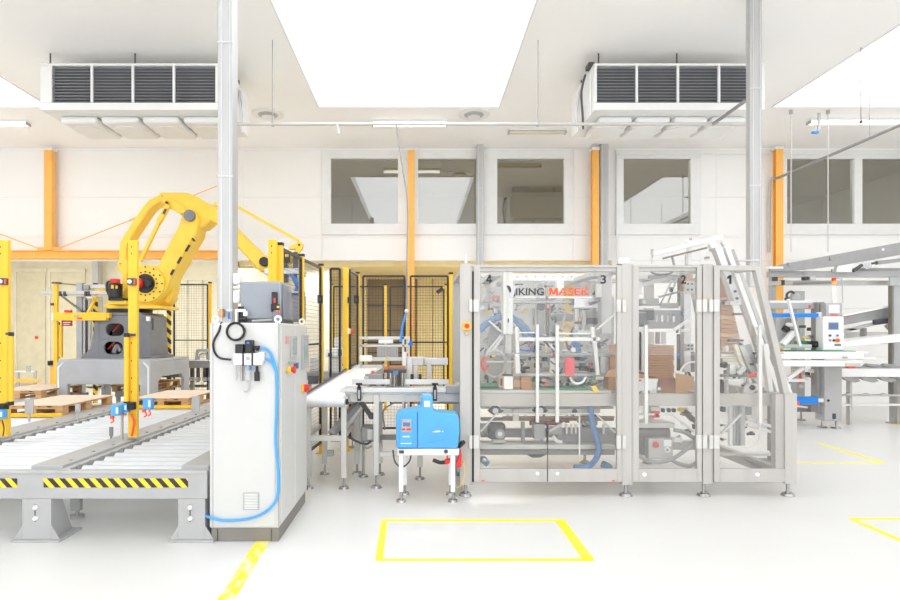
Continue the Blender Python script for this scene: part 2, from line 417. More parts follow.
# ------------------------------------------------------------------ orange steelwork
def column(pa, pb, ya, yb, Y, label, flange):
    t = thing('steel_column', label, 'column', (fx((pa+pb)/2, Y), Y, max(0, fz(yb, Y))), 'orange columns along the far wall')
    a, b = fx(pa, Y), fx(pb, Y); z0, z1 = max(0, fz(yb, Y)), fz(ya, Y)
    if flange:
        MB().box(a, b, Y, Y+.014, z0, z1).to('front_flange', ORG_, t); MB().box(a, b, Y+.12, Y+.134, z0, z1).to('rear_flange', ORG_, t)
        MB().box((a+b)/2-.006, (a+b)/2+.006, Y+.014, Y+.12, z0, z1).to('web', ORG_, t)
    else:
        k = .6
        MB().box(a, a+.014, Y, Y+.16, z0, z1).to('flange', ORG_, t); MB().box(b-.014, b, Y, Y+.16, z0, z1).to('flange', ORG_, t)
        MB().box(a+.014, b-.014, Y+.004, Y+.02, z0, z1).to('web', ORG_, t)
    MB().box(a-.01, b+.01, Y-.01, Y+.22, z1, z1+.06).to('head_plate', WHITE, t)
    MB().box(a-.03, b+.03, Y-.03, Y+.23, z0, z0+.015).to('base_plate', ORG_, t)
    return t
column(44, 51.5, 150, 250, 13.9, 'orange steel column standing on the orange beam, above the palletising robot', 0)
column(408, 414.5, 150, 500, 13.85, 'orange steel column in front of the upper windows, above the white belt conveyor', 1)
column(592.5, 599, 150, 500, 13.85, 'orange steel column between the two upper window bands, above the 3 on the machine', 1)
column(776, 783.5, 149, 500, 13.85, 'orange steel column behind the control panel on the right', 1)
bt = thing('orange_beam', 'long horizontal orange steel beam on the wall behind the yellow robot', 'beam', (fx(100, 13.9), 13.9, fz(258, 13.9)))
a, b = XL, fx(226, 13.9); z0, z1 = fz(258, 13.9), fz(250.3, 13.9)
MB().box(a, b, 13.9, 14.19, z1-.014, z1).to('top_flange', ORG_, bt); MB().box(a, b, 13.9, 14.19, z0, z0+.014).to('bottom_flange', ORG_, bt)
MB().box(a, b, 13.95, 13.97, z0+.014, z1-.014).to('web', ORG_, bt)
for pa, pb, lb in (((-60, 212), (42, 249.5), 'orange tie rod sloping down to the left column foot from the left'), ((56, 249.5), (217, 186), 'orange tie rod rising from the left column foot behind the robot')):
    t = thing('tie_rod', lb, 'rod', P(*pb, 13.95) if pb[0] == 42 else P(*pa, 13.95))
    p, q = P(*pa, 13.95), P(*pb, 13.95)
    MB().cyl(p, q, .012, 8).to('rod', ORG_, t)
    c = (p+q)/2; d = (q-p).normalized()
    MB().cyl(c-d*.18, c+d*.18, .025, 8).to('turnbuckle', ORG_, t)
    e = q if pb[0] == 42 else p
    MB().box(e.x-.1, e.x+.1, 13.93, 13.97, e.z-.02, e.z+.05).to('gusset', ORG_, t)

# ------------------------------------------------------------------ cable ducts (galvanised posts from the ceiling)
def duct(label, pa, pb, Y, z0, dep, cat='post'):
    t = thing('galvanised_post', label, cat, (fx((pa+pb)/2, Y), Y, z0))
    a, b = fx(pa, Y), fx(pb, Y)
    MB().box(a, b, Y, Y+dep, z0, ZC).to('post', GALV, t, .006)
    w = (b-a)
    MB().box(a+w*.22, a+w*.3, Y-.006, Y, z0+.01, ZC-.01).to('cover_lip', ALU, t); MB().box(a+w*.8, a+w*.86, Y-.006, Y, z0+.01, ZC-.01).to('cover_lip', ALU, t)
    z = z0+1.3
    while z < ZC:
        MB().box(a-.004, b+.004, Y-.009, Y+.01, z, z+.012).to('joint_strap', ALU, t); z += 1.25
    return t
c1 = duct('tall galvanised post beside the tall white cabinet', 217.5, 232.5, 5.6, .607, .17)
c2 = duct('wide galvanised cable duct hanging from the ceiling over the right end of the packing machine', 750, 762, 7.72, fz(287, 7.72), .1, 'duct')
c3 = duct('narrow galvanised duct on the far wall between the middle window panes', 477, 483.5, 13.9, 0, .15, 'duct')
c4 = duct('galvanised duct on the far wall just right of the orange column', 600.5, 608.5, 13.9, 0, .15, 'duct')
MB().cyl(P(222, 309, 5.57), P(222, 317, 5.57), .022, 10).to('copper_pipe', COPPER, c1)
MB().px(227.6, 229.2, 312, 319, 5.58, .02).to('blue_clip', VIVID, c1)
for ya, yb in ((273, 284), (286, 289), (290, 303)): MB().px(232.6, 240, ya, yb, 5.5, .09).to('cable_box', WHITE, c1, .012)

# ------------------------------------------------------------------ evaporator units under the ceiling
def cooler(label, x0, x1, ends, endside):
    Y, D = 9.3, 1.3
    zt, zb = fz(63, Y), fz(110, Y)
    t = thing('ceiling_cooler', label, 'air cooler', ((x0+x1)/2, Y, zb), 'air coolers under the ceiling')
    m = MB(); lz0, lz1 = fz(102.5, Y), fz(65.5, Y)
    m.box(x0, x1, Y+.12, Y+D, zb, zt); m.box(x0, x1, Y, Y+.12, lz1, zt); m.box(x0, x1, Y, Y+.12, zb, lz0)
    lx0, lx1 = ends
    m.box(x0, lx0, Y, Y+.12, lz0, lz1); m.box(lx1, x1, Y, Y+.12, lz0, lz1)
    m.to('casing', WHITE, t, .01)
    MB().box(lx0, lx1, Y+.1, Y+.118, lz0, lz1).to('coil', COIL, t)
    n = 4; wd = (lx1-lx0)/n
    for k in range(n):
        a = lx0+k*wd+.02; b = lx0+(k+1)*wd-.02
        ls = MB().box(lx0+k*wd-.018, lx0+k*wd+.018, Y-.012, Y+.02, lz0, lz1).to('divider', WHITE, t)
        h = (lz1-lz0)/12
        s0 = MB().hexa([(a, Y+.01, lz0+.004), (b, Y+.01, lz0+.004), (b, Y+.05, lz0+h*.55), (a, Y+.05, lz0+h*.55), (a, Y+.01, lz0+.012), (b, Y+.01, lz0+.012), (b, Y+.05, lz0+h*.75), (a, Y+.05, lz0+h*.75)]).to('slat', LOUVRE, ls)
        for q in range(1, 12): rep(s0, (0, 0, h*q))
    for k in range(4):                               # round fan boxes in the belly
        a = x0+.12+k*(x1-x0-.24)/4
        f = MB().box(a+.03, a+(x1-x0-.24)/4-.03, Y+.25, Y+1.1, zb-.11, zb).to('fan_box', WHITE, t, .05, 3)
        cx = a+(x1-x0-.24)/8
        MB().cyl((cx, Y+.68, zb-.118), (cx, Y+.68, zb-.11), .27, 24).to('fan_grille', WHITE, f)
    sx = x1 if endside > 0 else x0
    s = endside
    MB().box(sx, sx+s*.03, Y+.12, Y+D-.05, zb-.03, zt-.1).to('end_panel', WHITE, t, .01)
    MB().spline([(sx+s*.05, Y+.3, zt-.05), (sx+s*.1, Y+.35, zt-.3), (sx+s*.07, Y+.4, zb+.1), (sx+s*.06, Y+.4, zb-.16)], .018, 8).to('pipe', DARK, t)
    MB().spline([(sx+s*.04, Y+.7, zt-.15), (sx+s*.09, Y+.7, zb+.2), (sx+s*.06, Y+.72, zb-.1)], .022, 8).to('pipe', ALU, t)
    for k in range(3):
        hx = x0+.1+k*(x1-x0-.2)/2
        MB().cyl((hx, Y+.1, zt), (hx, Y+.1, ZC), .012, 8).to('hanger', DARK, t); MB().cyl((hx, Y+1.1, zt), (hx, Y+1.1, ZC), .012, 8).to('hanger', DARK, t)
        MB().box(hx-.025, hx+.025, Y+.07, Y+.13, zt, zt+.03).to('hanger_nut', DARK, t)
    MB().box(sx-.05, sx+.05, Y+.12, Y+.3, zt, zt+.07).to('junction_box', DARK, t)
    return t
cooler('white ceiling air cooler with dark slats above the robot, left of the big skylight', fx(40, 9.3), fx(224, 9.3), (fx(51, 9.3), fx(215, 9.3)), 1)
cooler('white ceiling air cooler with dark slats, right of the big skylight', fx(594, 9.3), fx(765, 9.3), (fx(595.5, 9.3), fx(760, 9.3)), -1)

# ------------------------------------------------------------------ lights, diffusers, pipes
def tube_light(label, pa, pb, py, Y, mt=TUBE):
    z = ZC; a, b = fx(pa, Y), fx(pb, Y)
    t = thing('ceiling_tube_light', label, 'light', ((a+b)/2, Y, z-.12), 'tube lights on the ceiling')
    MB().box(a, b, Y-.09, Y+.09, z-.045, z).to('housing', WHITE, t, .006)
    for d in (-.045, .045): MB().cyl((a+.03, Y+d, z-.075), (b-.03, Y+d, z-.075), .02, 10).to('tube', mt, t)
    for xx in (a, b-.03): MB().box(xx, xx+.03, Y-.07, Y+.07, z-.1, z-.045).to('end_cap', GREY, t)
tube_light('long tube light beyond the far edge of the big skylight', 372, 447, 119, 12.4)
tube_light('long tube light at the left edge of the ceiling', -46, 29, 119, 12.4)
tube_light('long tube light under the skylight at the right edge', 808, 905, 119, 12.3)
tube_light('small unlit tube light left of the right air cooler', 508, 566, 127, 12.9, CREAM)
for px, lb in ((268, 'round white ceiling vent near the left galvanised post'), (474, 'round white ceiling vent right of the middle tube light')):
    t = thing('ceiling_vent', lb, 'vent', (fx(px, 12), 12, ZC-.06), 'round ceiling vents')
    x = fx(px, 12)
    MB().cyl((x, 12, ZC-.02), (x, 12, ZC), .32, 28).to('flange', WHITE, t); MB().cyl((x, 12, ZC-.055), (x, 12, ZC-.02), .15, 24, .2).to('cone', GREY, t)
    MB().cyl((x, 12, ZC-.07), (x, 12, ZC-.055), .12, 24).to('disc', WHITE, t)
YP = 8.97; zp = fz(124, YP)
t = thing('ceiling_pipe', 'thin grey horizontal pipe hung on rods under the ceiling', 'pipe', (fx(420, YP), YP, zp))
MB().cyl((fx(237, YP), YP, zp), (fx(748, YP), YP, zp), .024, 10).to('pipe', STEEL, t)
for px in (272.5, 538): MB().cyl((fx(px, YP), YP, zp), (fx(px, YP), YP, ZC), .007, 6).to('hanger_rod', MID, t); MB().box(fx(px, YP)-.02, fx(px, YP)+.02, YP-.03, YP+.03, zp-.03, zp+.035).to('clamp', GREY, t)
MB().cyl((fx(713, YP), YP, zp), (fx(713, YP), 8.1, zp), .026, 10).to('branch_pipe', MID, t)
MB().cyl((fx(237, YP), YP, zp-.0), (fx(237, YP), YP+.0, zp-.01), .04, 10).to('end_cap', MID, t)
MB().cyl((fx(337, YP), YP-.02, zp), P(339, 134, YP), .02, 8).to('drain_valve', ALU, t)
t = thing('wall_pipe', 'grey pipe running from the upper right to the orange column', 'pipe', (8.24, 13.8, fz(180, 14)))
zz = fz(180, 14)
MB().cyl((8.24, 6.0, zz), (8.24, 13.95, zz), .03, 10).to('pipe', MID, t); MB().spline([(8.24, 13.95, zz), (8.2, 14.05, zz-.1), (8.2, 14.1, 3.6)], .03, 8).to('drop_pipe', STEEL, t)
for yy in (8, 11): MB().cyl((8.24, yy, zz), (8.24, yy, ZC), .007, 6).to('hanger_rod', MID, t)
t = thing('wall_conduit', 'thin white conduit along the top of the right windows', 'pipe', (fx(760, 14.1), 14.1, fz(155, 14.1)))
MB().cyl(P(617, 154, 14.12), P(935, 154, 14.12), .02, 8).to('pipe', WHITE, t); MB().cyl(P(617, 154, 14.12), P(617, 261, 14.12), .018, 8).to('pipe', WHITE, t)
for px, ya, yb, lb in ((791, 110, 262, 'thin white rod hanging in front of the right windows, the left one'), (828, 107, 262, 'thin white rod hanging in front of the right windows, the right one')):
    zt = ZC; Y = 11.8
    t = thing('hanging_rod', lb, 'rod', P(px, 262, Y)); MB().cyl(P(px, 252, Y), (fx(px, Y), Y, ZC), .010, 8).to('rod', STEEL, t); MB().cyl((fx(px, Y), Y, ZC-.07), (fx(px, Y), Y, ZC), .035, 10).to('hanger_cup', GREY, t)
t = thing('hanging_rod', 'thin rod hanging from the right skylight edge with a small hook', 'rod', P(861, 122, 9.2)); MB().cyl(P(861, 122, 9.2), (fx(861, 9.2), 9.2, ZC), .007, 6).to('rod', MID, t); MB().sphere(P(861, 122, 9.2), .025).to('hook', DARK, t)
t = thing('shutoff_valve', 'small ceiling valve with a blue lever near the right skylight', 'valve', P(819, 132, 11.95))
MB().cyl((fx(819, 11.95), 11.95, ZC), P(819, 131, 11.95), .03, 10).to('valve_body', STEEL, t); MB().px(813, 819, 131, 133, 11.45, .05).to('lever', VIVID, t)
Yh = 9.0
t = thing('hanging_air_line', 'grey cable hanging from the ceiling pipe with a blue air hose at its end', 'cable', P(400, 345, Yh))
MB().spline([P(396, 124, Yh), P(402, 165, Yh), P(407.5, 203, Yh), P(407, 260, Yh), P(406.5, 310, Yh)], .011, 6).to('cable', MID, t)
MB().sphere(P(406.5, 311, Yh), .03).to('coupling', WHITE, t)
MB().spline([P(406, 313, Yh), P(402.5, 326, Yh), P(400.5, 342, Yh)], .016, 8).to('air_hose', HOSE, t)
# floor marking tape
def tape(name, label, segs, mt=TAPE):
    t = thing(name, label, 'floor marking', segs[0][0])
    for i, (p, q, w) in enumerate(segs): MB().bar(Vector(p)+Vector((0, 0, .001+.0006*i)), Vector(q)+Vector((0, 0, .001+.0006*i)), w, .002+.0012*i).to('tape_strip', mt, t)
def G(px, py): Y = F*EYE/(py-HY); return (fx(px, Y), Y, 0)
tape('floor_rectangle', 'yellow tape rectangle on the floor in front of the packing machine', [(G(384, 520.5), G(560, 520.5), .06), (G(377, 560), G(592, 560), .045), (G(384.5, 520), G(379, 560.6), .055), (G(559.5, 520), G(589, 560.6), .085)])
tape('floor_line', 'worn yellow tape strip on the floor at the foot of the white cabinet', [(G(265, 538), G(222, 606), .11)], WORN)
tape('floor_corner', 'yellow tape corner on the floor at the right edge', [(G(850, 519), G(940, 519), .05), (G(852, 519.5), G(960, 566), .06)])
tape('floor_triangle', 'faint yellow tape corner on the floor beyond the right end of the machine', [(G(790, 463), G(884, 463), .05), (G(818, 443), G(883, 463), .06)])
tape('floor_dash', 'short yellow tape mark on the floor at the far right', [(G(890, 424.5), G(930, 424.5), .08)])
# ------------------------------------------------------------------ white control cabinet
Y0, Y1 = 4.88, 6.04
cx0, cx1 = fx(209.5, Y0), fx(279, Y0); zt = 1.783; zpl = fz(528, Y0)
cab = thing('control_cabinet', 'tall white control cabinet with a blue air hose beside the roller conveyors', 'cabinet', ((cx0+cx1)/2, (Y0+Y1)/2, 0))
MB().box(cx0, cx1, Y0, Y1, zpl, zt).to('body', CABW, cab, .008)
MB().box(cx0+.01, cx1-.006, Y0+.012, Y1-.012, 0, zpl).to('plinth', BRONZE, cab, .004)
MB().box(cx0+.03, cx1-.03, Y0-.006, Y0, zpl+.012, zt-.01).to('front_panel', CABW, cab, .004)
MB().px(212.6, 213.2, 323, 527, Y0-.0065, .006).px(278.2, 278.7, 323, 527, Y0-.0065, .006).to('panel_seam', MID, cab)
MB().box(cx0+.06, cx0+.064, Y0+.004, Y0+.013, .008, zpl-.01).to('plinth_joint', DARK, cab); MB().box(cx1-.065, cx1-.061, Y0+.004, Y0+.013, .008, zpl-.01).to('plinth_joint', DARK, cab)
def side(px): return -cx1*F/(VX-px)                # distance of a point on the right side
def sz(px, py): return fz(py, side(px))
for a, b in ((Y0+.03, 5.44), (5.46, Y1-.03)):
    d = MB().box(cx1, cx1+.012, a, b, zpl+.02, zt-.015).to('door', CABW, cab, .004)
def sidebox(nm, mt, pa, pb, ya, yb, out=.03, parent=None, bev=.003):
    Ya, Yb = side(pa), side(pb); Ym = (Ya+Yb)/2
    return MB().box(cx1+.012, cx1+.012+out, Ya, Yb, fz(yb, Ym), fz(ya, Ym)).to(nm, mt, parent or cab, bev)
h = sidebox('operator_display', GREY, 288.5, 293.8, 336, 357.5, .02); sidebox('screen', SCREEN, 289.2, 293.2, 338, 354.5, .024, h, 0)
h = sidebox('operator_display', GREY, 299.6, 305.3, 335, 368.5, .02); sidebox('screen', SCREEN, 300.4, 304.6, 339, 362, .024, h, 0)
sidebox('label_strip', PINK, 284.3, 284.8, 336, 344, .004); sidebox('label_strip', PINK, 286.2, 286.7, 336, 344, .004)
def button(px, py, mt, r, out=.05, base=None):
    Yv = side(px); z = fz(py, Yv); b = None
    if base: b = MB().box(cx1+.012, cx1+.018, Yv-.05, Yv+.05, z-.05, z+.05).to('button_plate', base, cab)
    MB().cyl((cx1+.012, Yv, z), (cx1+.012+out*.5, Yv, z), r*.6, 12).cyl((cx1+.012+out*.5, Yv, z), (cx1+.012+out, Yv, z), r, 14).to('push_button', mt, b or cab, .004)
button(285, 370, YEL, .03, .035); button(288.6, 369.5, RED, .034, .05); button(292.6, 365.5, mat('slate_blue_button', (70, 110, 150), .4), .028, .04)
for px in (286.5, 288.6, 290.6, 292.4): button(px, 362.5, GREY, .014, .02)
h = sidebox('switch_plate', YEL, 300.2, 302.2, 384.5, 391.5, .01); Yv = side(303); z = fz(388, Yv)
MB().cyl((cx1+.02, Yv-.02, z), (cx1+.05, Yv-.02, z), .04, 12).box(cx1+.05, cx1+.075, Yv-.065, Yv+.025, z-.018, z+.018).to('main_switch', RED, cab, .004)
for x, y in ((cx0+.03, Y0+.05), (cx1-.02, Y0+.05), (cx1-.03, Y1-.06), (cx0+.03, Y1-.06)):
    pts = [(x+.024*cos(t*pi/8), y, zt+.03+.024*sin(t*pi/8)) for t in range(16)]
    MB().tube(pts, .009, 8, True).cyl((x, y, zt), (x, y, zt+.008), .02, 10).to('lifting_eye', WHITE, cab)
v = MB().px(243, 259, 492.5, 510, Y0-.012, .006).to('vent_frame', GREY, cab, .002)
s0 = MB().px(244.5, 257.5, 494, 494.8, Y0-.018, .007).to('vent_slat', WHITE, v)
for k in range(1, 10): rep(s0, (0, 0, -k*1.55*Y0/F))
# compressed air service unit on the front
Yf = Y0-.006
su = MB().px(233.5, 262, 353.2, 365, Yf-.07, .07).to('air_service_unit', WHITE, cab, .006)
MB().px(242.2, 243.8, 352, 365.5, Yf-.075, .07).to('clamp', BLACK, su); MB().px(251.4, 253, 352, 365.5, Yf-.075, .07).to('clamp', BLACK, su)
MB().px(235, 243, 345, 353.2, Yf-.075, .075).px(235, 243, 344.3, 345.2, Yf-.076, .07).to('valve_head', BLACK, su, .004)
MB().px(244.6, 252, 340, 352.8, Yf-.08, .08).to('regulator_knob', BLACK, su, .008); MB().px(247, 249.2, 342, 344, Yf-.083, .004).to('blue_mark', VIVID, su)
MB().cyl(P(254, 348, Yf-.04), P(260, 347.5, Yf-.04), .016, 10).cyl(P(257.5, 346, Yf-.04), P(257.5, 351, Yf-.04), .012, 8).to('fitting', BLACK, su)
MB().cyl(P(248, 358.5, Yf-.07), P(248, 358.5, Yf-.085), .022, 16).to('gauge', PAPER, su); MB().cyl(P(248, 358.5, Yf-.085), P(248, 358.5, Yf-.087), .017, 16).to('gauge_dial', SCREEN, su)
MB().cyl(P(239, 365, Yf-.035), P(239, 381, Yf-.035), .024, 14).to('filter_bowl', TRANS, su); MB().cyl(P(248, 365, Yf-.035), P(248, 380, Yf-.035), .026, 14).to('oiler_bowl', TRANS, su)
MB().px(236, 236.8, 366, 381, Yf-.05, .03).px(241.4, 242.2, 366, 381, Yf-.05, .03).to('bowl_guard', GREY, su)
MB().px(248.6, 250.4, 366, 370, Yf-.062, .03).to('blue_cap', VIVID, su)
MB().cyl(P(257, 366, Yf-.035), P(257, 372, Yf-.035), .012, 8).cyl(P(257, 372, Yf-.035), P(257, 381, Yf-.035), .022, 12).to('silencer', BLACK, su)
MB().spline([P(248, 380, Yf-.03), P(249, 388, Yf-.03), P(246, 392, Yf-.02), P(244, 391, Yf-.02)], .006, 6).to('drain_tube', GREY, su)
MB().px(258.5, 264, 352, 361, Yf-.05, .05).to('outlet_block', WHITE, su, .006)
MB().spline([P(260, 347.7, Yf-.04), P(266, 349, Yf-.03), P(271.5, 355.5, Yf-.02), P(276, 370, Yf-.02), P(277.2, 390, Yf-.02), P(276.5, 415, Yf-.02), P(275.5, 440, Yf-.02), P(277.6, 462, Yf-.02), P(278.6, 480, Yf-.02), P(277, 498, Yf-.02), P(268, 510, Yf-.02), P(255, 517, Yf-.02), P(240, 520, Yf-.02), P(222, 520.5, Yf-.02), P(208.6, 517, Yf-.02), P(204.5, 514.5, Yf+.1)], .0112, 8).to('air_hose', HOSE, cab)
MB().spline([P(264, 359, Yf-.03), P(268, 359.5, Yf-.03), P(272.5, 364, Yf-.028), P(275.5, 371, Yf-.026)], .010, 8).to('air_hose', HOSE, cab)
MB().spline([P(221.6, 322, Yf+.02), P(219, 331, Yf-.012), P(213.5, 342, Yf-.012), P(214.5, 352, Yf-.012), P(220, 358, Yf-.012), P(231, 359.6, Yf-.02)], .009, 8).to('black_air_line', BLACK, cab)
pts = []
for k in range(56):
    t = k/18*2*pi; r = .066+.004*(k//18); pts.append(P(235.5, 331.5, Yf-.012-.006*(k//18))+Vector((r*cos(t), 0, r*sin(t))))
MB().tube(pts, .0062, 6).to('cable_coil', BLACK, cab)
# grey hood standing on the cabinet
t = thing('blue_grey_hood', 'blue-grey sheet metal hood with warning stickers on top of the white cabinet', 'hood', (fx(262, 5.3), 5.4, zt))
Yq = 5.22
MB().hexa([(fx(241, Yq), Yq, zt+.03), (fx(281, Yq), Yq, zt+.03), (fx(281, Yq), Yq+.36, zt+.03), (fx(241, Yq), Yq+.36, zt+.03), (fx(239, Yq), Yq, fz(281.5, Yq)), (fx(281.5, Yq), Yq, fz(281, Yq)), (fx(279, Yq), Yq+.36, fz(282, Yq)), (fx(241, Yq), Yq+.36, fz(282, Yq))]).to('casing', HOOD, t, .02, 3)
MB().box(fx(238, Yq), fx(284, Yq), Yq-.02, Yq+.4, zt, zt+.03).to('base_frame', DARK, t, .004)
MB().px(271.5, 276.5, 292, 309, Yq-.045, .045).px(270.6, 278.4, 304, 309.5, Yq-.05, .05).px(271, 274, 306, 312, Yq-.03, .03).to('latch', BLACK, t, .004)
MB().px(273.5, 275.6, 298, 302.5, Yq-.049, .005).to('warning_sticker', RED, t); MB().px(276.8, 279.2, 306, 308, Yq-.054, .005).to('yellow_tag', YEL, t)
MB().px(272.2, 280.5, 309.5, 322, Yq-.03, .03).to('hinge_plate', CAST, t, .004); MB().px(275.8, 279.6, 310.2, 312.4, Yq-.034, .005).to('warning_sticker', PINK, t)
MB().hexa([(fx(281.6, Yq), Yq+.02, zt+.03), (fx(286, Yq), Yq+.06, zt+.03), (fx(286, Yq), Yq+.3, zt+.03), (fx(281.6, Yq), Yq+.34, zt+.03), (fx(281.6, Yq), Yq+.02, fz(283, Yq)), (fx(284, Yq), Yq+.06, fz(285, Yq)), (fx(284, Yq), Yq+.3, fz(285, Yq)), (fx(281.6, Yq), Yq+.34, fz(283, Yq))]).to('side_cover', CAST, t, .01)
MB().cyl(P(252, 321, Yq-.03), P(272, 320, Yq-.03), .01, 8).to('lever_rod', GREY, t)
MB().px(235, 237.2, 309, 322, Yq-.07, .05).px(237, 245, 309, 312, Yq-.07, .03).px(243, 247, 311, 316, Yq-.07, .03).to('bracket', WHITE, t, .004)
MB().px(238, 243, 306.5, 321, Yq-.03, .03).cyl(P(240, 318, Yq-.05), P(246, 320, Yq-.05), .018, 8).to('plug', BLACK, t)

# ------------------------------------------------------------------ roller conveyors
RT = .585                                          # roller top
RAILS = [(-6.3, -6.05), (-4.76, -4.37), (-3.21, -2.95), (-1.97, -1.745)]
PITCH = .18
def lane(label, ra, rb, y0, y1, ownright):
    xa, xb = ra[1], rb[0]
    t = thing('roller_conveyor', label, 'conveyor', ((xa+xb)/2, y0, 0), 'roller conveyor lanes')
    def rail(x0, x1):
        MB().box(x0, x1, y0, y1, RT-.12, RT+.022).to('side_rail', GREY, t, .006)
        if x1 > -1.8: return
        MB().box(x1+.001, x1+.06, y0, y1, RT-.06, RT-.002).to('chain_guard', GALV, t, .004)
        k = MB().cyl((x1-.05, y0+.2, RT+.022), (x1-.05, y0+.2, RT+.03), .016, 8).to('bolt', CHROME, t)
        y = y0+.2+.36
        while y < min(y1, y0+4.4): rep(k, (0, y-y0-.2, 0)); y += .36
    rail(*ra)
    if ownright: rail(*rb)
    y = y0+.1
    r0 = MB().cyl((xa+.12, y, RT-.0445), (xb-.01, y, RT-.0445), .0445, 14).mat(1).cyl((xa+.06, y, RT-.0445), (xa+.12, y, RT-.0445), .02, 8).box(xa+.074, xa+.098, y-.013, y+.013, RT-.045, RT+.008).to('roller', [ROLL, MID], t)
    y += PITCH; n = 1
    while y < y1-.05:
        rep(r0, (0, PITCH*n, 0)); n += 1; y += PITCH
    for yy in (7.4, 9.6, 11.4):
        if yy > y1: continue
        for x0, x1 in ((ra, rb) if ownright else (ra,)): MB().box(x0+.05, x1-.05, yy, yy+.12, .02, RT-.12).box(x0+.01, x1-.01, yy-.03, yy+.15, 0, .02).to('support_leg', GREY, t, .003)
    return t
lane1 = lane('right-hand roller conveyor lane running to the pallet right of the yellow post', RAILS[2], RAILS[3], 4.951, 10.6, True)
lane2 = lane('middle roller conveyor lane carrying the pallet behind the yellow post', RAILS[1], RAILS[2], 4.951, 10.3, False)
lane3 = lane('left-hand roller conveyor lane running towards the robot base', RAILS[0], RAILS[1], 4.951, 9.75, False)
def stopbar(t, x0, x1, y, z0, z1): MB().box(x0, x1, y, y+.05, z0, z1).to('stop_bar', YEL, t, .006)
stopbar(lane3, fx(-20, 7.9), fx(61, 7.9), 7.9, RT+.003, RT+.055)
stopbar(lane2, RAILS[1][1]+.12, fx(193, 8.8), 8.8, RT+.003, RT+.05)
for px0, px1, ya, yb, Y, tt in ((24.5, 33, 400, 414, 7.6, lane3), (191.5, 199.5, 396.5, 412, 8.2, lane1), (75, 80, 404, 412, 7.3, lane2), (109, 112.5, 427, 436, 6.3, lane2)):
    MB().px(px0, px1, ya, yb, Y, .02).px((px0+px1)/2-.8, (px0+px1)/2+.8, yb-1, yb+9, Y, .02).to('reflector_bracket', GALV if px0 != 109 else BRONZE, tt, .003)
# end beam across the lanes with hazard tape
eb = thing('conveyor_end_beam', 'grey steel beam across the conveyor ends with black and yellow hazard tape', 'beam', (-3.4, Y0, 0))
z0, z1 = fz(499, Y0), fz(471, Y0)
bx1 = fx(207, Y0)
MB().box(-6.1, bx1, Y0, Y0+.07, z0, z1).to('beam', GREY, eb, .006)
MB().box(-6.1, bx1, Y0-.012, Y0, z1-.018, z1+.004).to('top_lip', GALV, eb, .002)
for a, b in ((43.5, 188), (-130, 17)): MB().px(a, b, 478.5, 487.5, Y0-.003, .003).to('hazard_strip', HAZ, eb)
for pa, pb, full in ((22, 51, 1), (178, 205, 1), (-170, -140, 1)):
    xa, xb = fx(pa, Y0), fx(pb, Y0)
    f = MB().prismx([(Y0, z0), (Y0+.14, z0), (Y0+.3, .018), (Y0, .018)], xa, xb).to('foot', GREY, eb, .003)
    MB().box(xa-.075, xb+.075, Y0-.02, Y0+.32, 0, .018).prism([(xa-.07, .018), (xa, .018), (xa, .13)], Y0, Y0+.02).prism([(xb+.07, .018), (xb, .018), (xb, .13)], Y0, Y0+.02).to('foot_plate', GREY, f, .003)
    for py in (507.5, 518.5): MB().cyl(P((pa+pb)/2-1.5, py, Y0), P((pa+pb)/2-1.5, py, Y0-.014), .02, 10).to('bolt', CHROME, f)
    MB().px((pa+pb)/2-2, (pa+pb)/2-1, 504, 522, Y0-.002, .002).to('slot', DARK, f)
MB().box(fx(70, 5.5), fx(178, 5.5), 5.5, 5.55, fz(499, 5.5), fz(490, 5.5)).to('cross_tie', GREY, eb, .004)
xq = fx(76, 5.5); MB().cyl((xq, 5.52, .0), (xq, 5.52, .03), .06, 14).cyl((xq, 5.52, .03), (xq, 5.52, fz(498, 5.5)), .018, 8).to('levelling_foot', GALV, eb)
MB().px(70, 80, 499, 511, 5.5, .05).to('foot_bracket', GREY, eb, .004)

# ------------------------------------------------------------------ pallets
def pallet(label, x0, y0, z, Wd=.8, D=1.2):
    t = thing('wooden_pallet', label, 'pallet', (x0+Wd/2, y0+D/2, z), 'wooden pallets')
    j = lambda: random.uniform(-.004, .004)
    bw = .1
    for i in range(3):
        xx = x0+i*(Wd-bw)/2
        MB().box(xx, xx+bw, y0+j(), y0+D+j(), z, z+.022).to('bottom_board', WOOD, t, .003, 1)
        for k in range(3):
            yy = y0+k*(D-.145)/2
            MB().box(xx+j(), xx+bw+j(), yy, yy+.145, z+.022, z+.1).to('block', WOOD, t, .003, 1)
    for k in range(3):
        yy = y0+k*(D-.145)/2; MB().box(x0, x0+Wd, yy, yy+.145, z+.1, z+.122).to('stringer_board', WOOD, t, .003, 1)
    for i in range(5):
        xx = x0+i*(Wd-.145)/4+(i % 2)*0; MB().box(xx, xx+.145 if i in (0, 2, 4) else xx+.1, y0+j(), y0+D+j(), z+.122, z+.144).to('deck_board', WOOD, t, .003, 1)
    return t
def sheet(label, x0, y0, z, Wd, D):
    m = MB().box(x0, x0+Wd, y0, y0+D, z, z+.008)
    o = bpy.data.objects
    t = thing('kraft_sheet', label, 'sheet', (x0+Wd/2, y0+D/2, z), 'kraft sheets on the pallets'); m.to('sheet', SHEET, t); return t
random.seed(3)
px0 = fx(62.5, 8.0)-.8
pallet('wooden pallet in front of the robot base, left of the yellow post', px0, 8.0, RT, .8, 1.3); sheet('tan kraft sheet on the pallet left of the yellow post', px0-.01, 7.99, RT+.144, .82, 1.34)
pallet('wooden pallet between the yellow post and the white cabinet', fx(187.5, 8.9)-.8, 8.9, RT); sheet('tan kraft sheet on the pallet beside the white cabinet', fx(187.5, 8.9)-.81, 8.89, RT+.144, .82, 1.24)
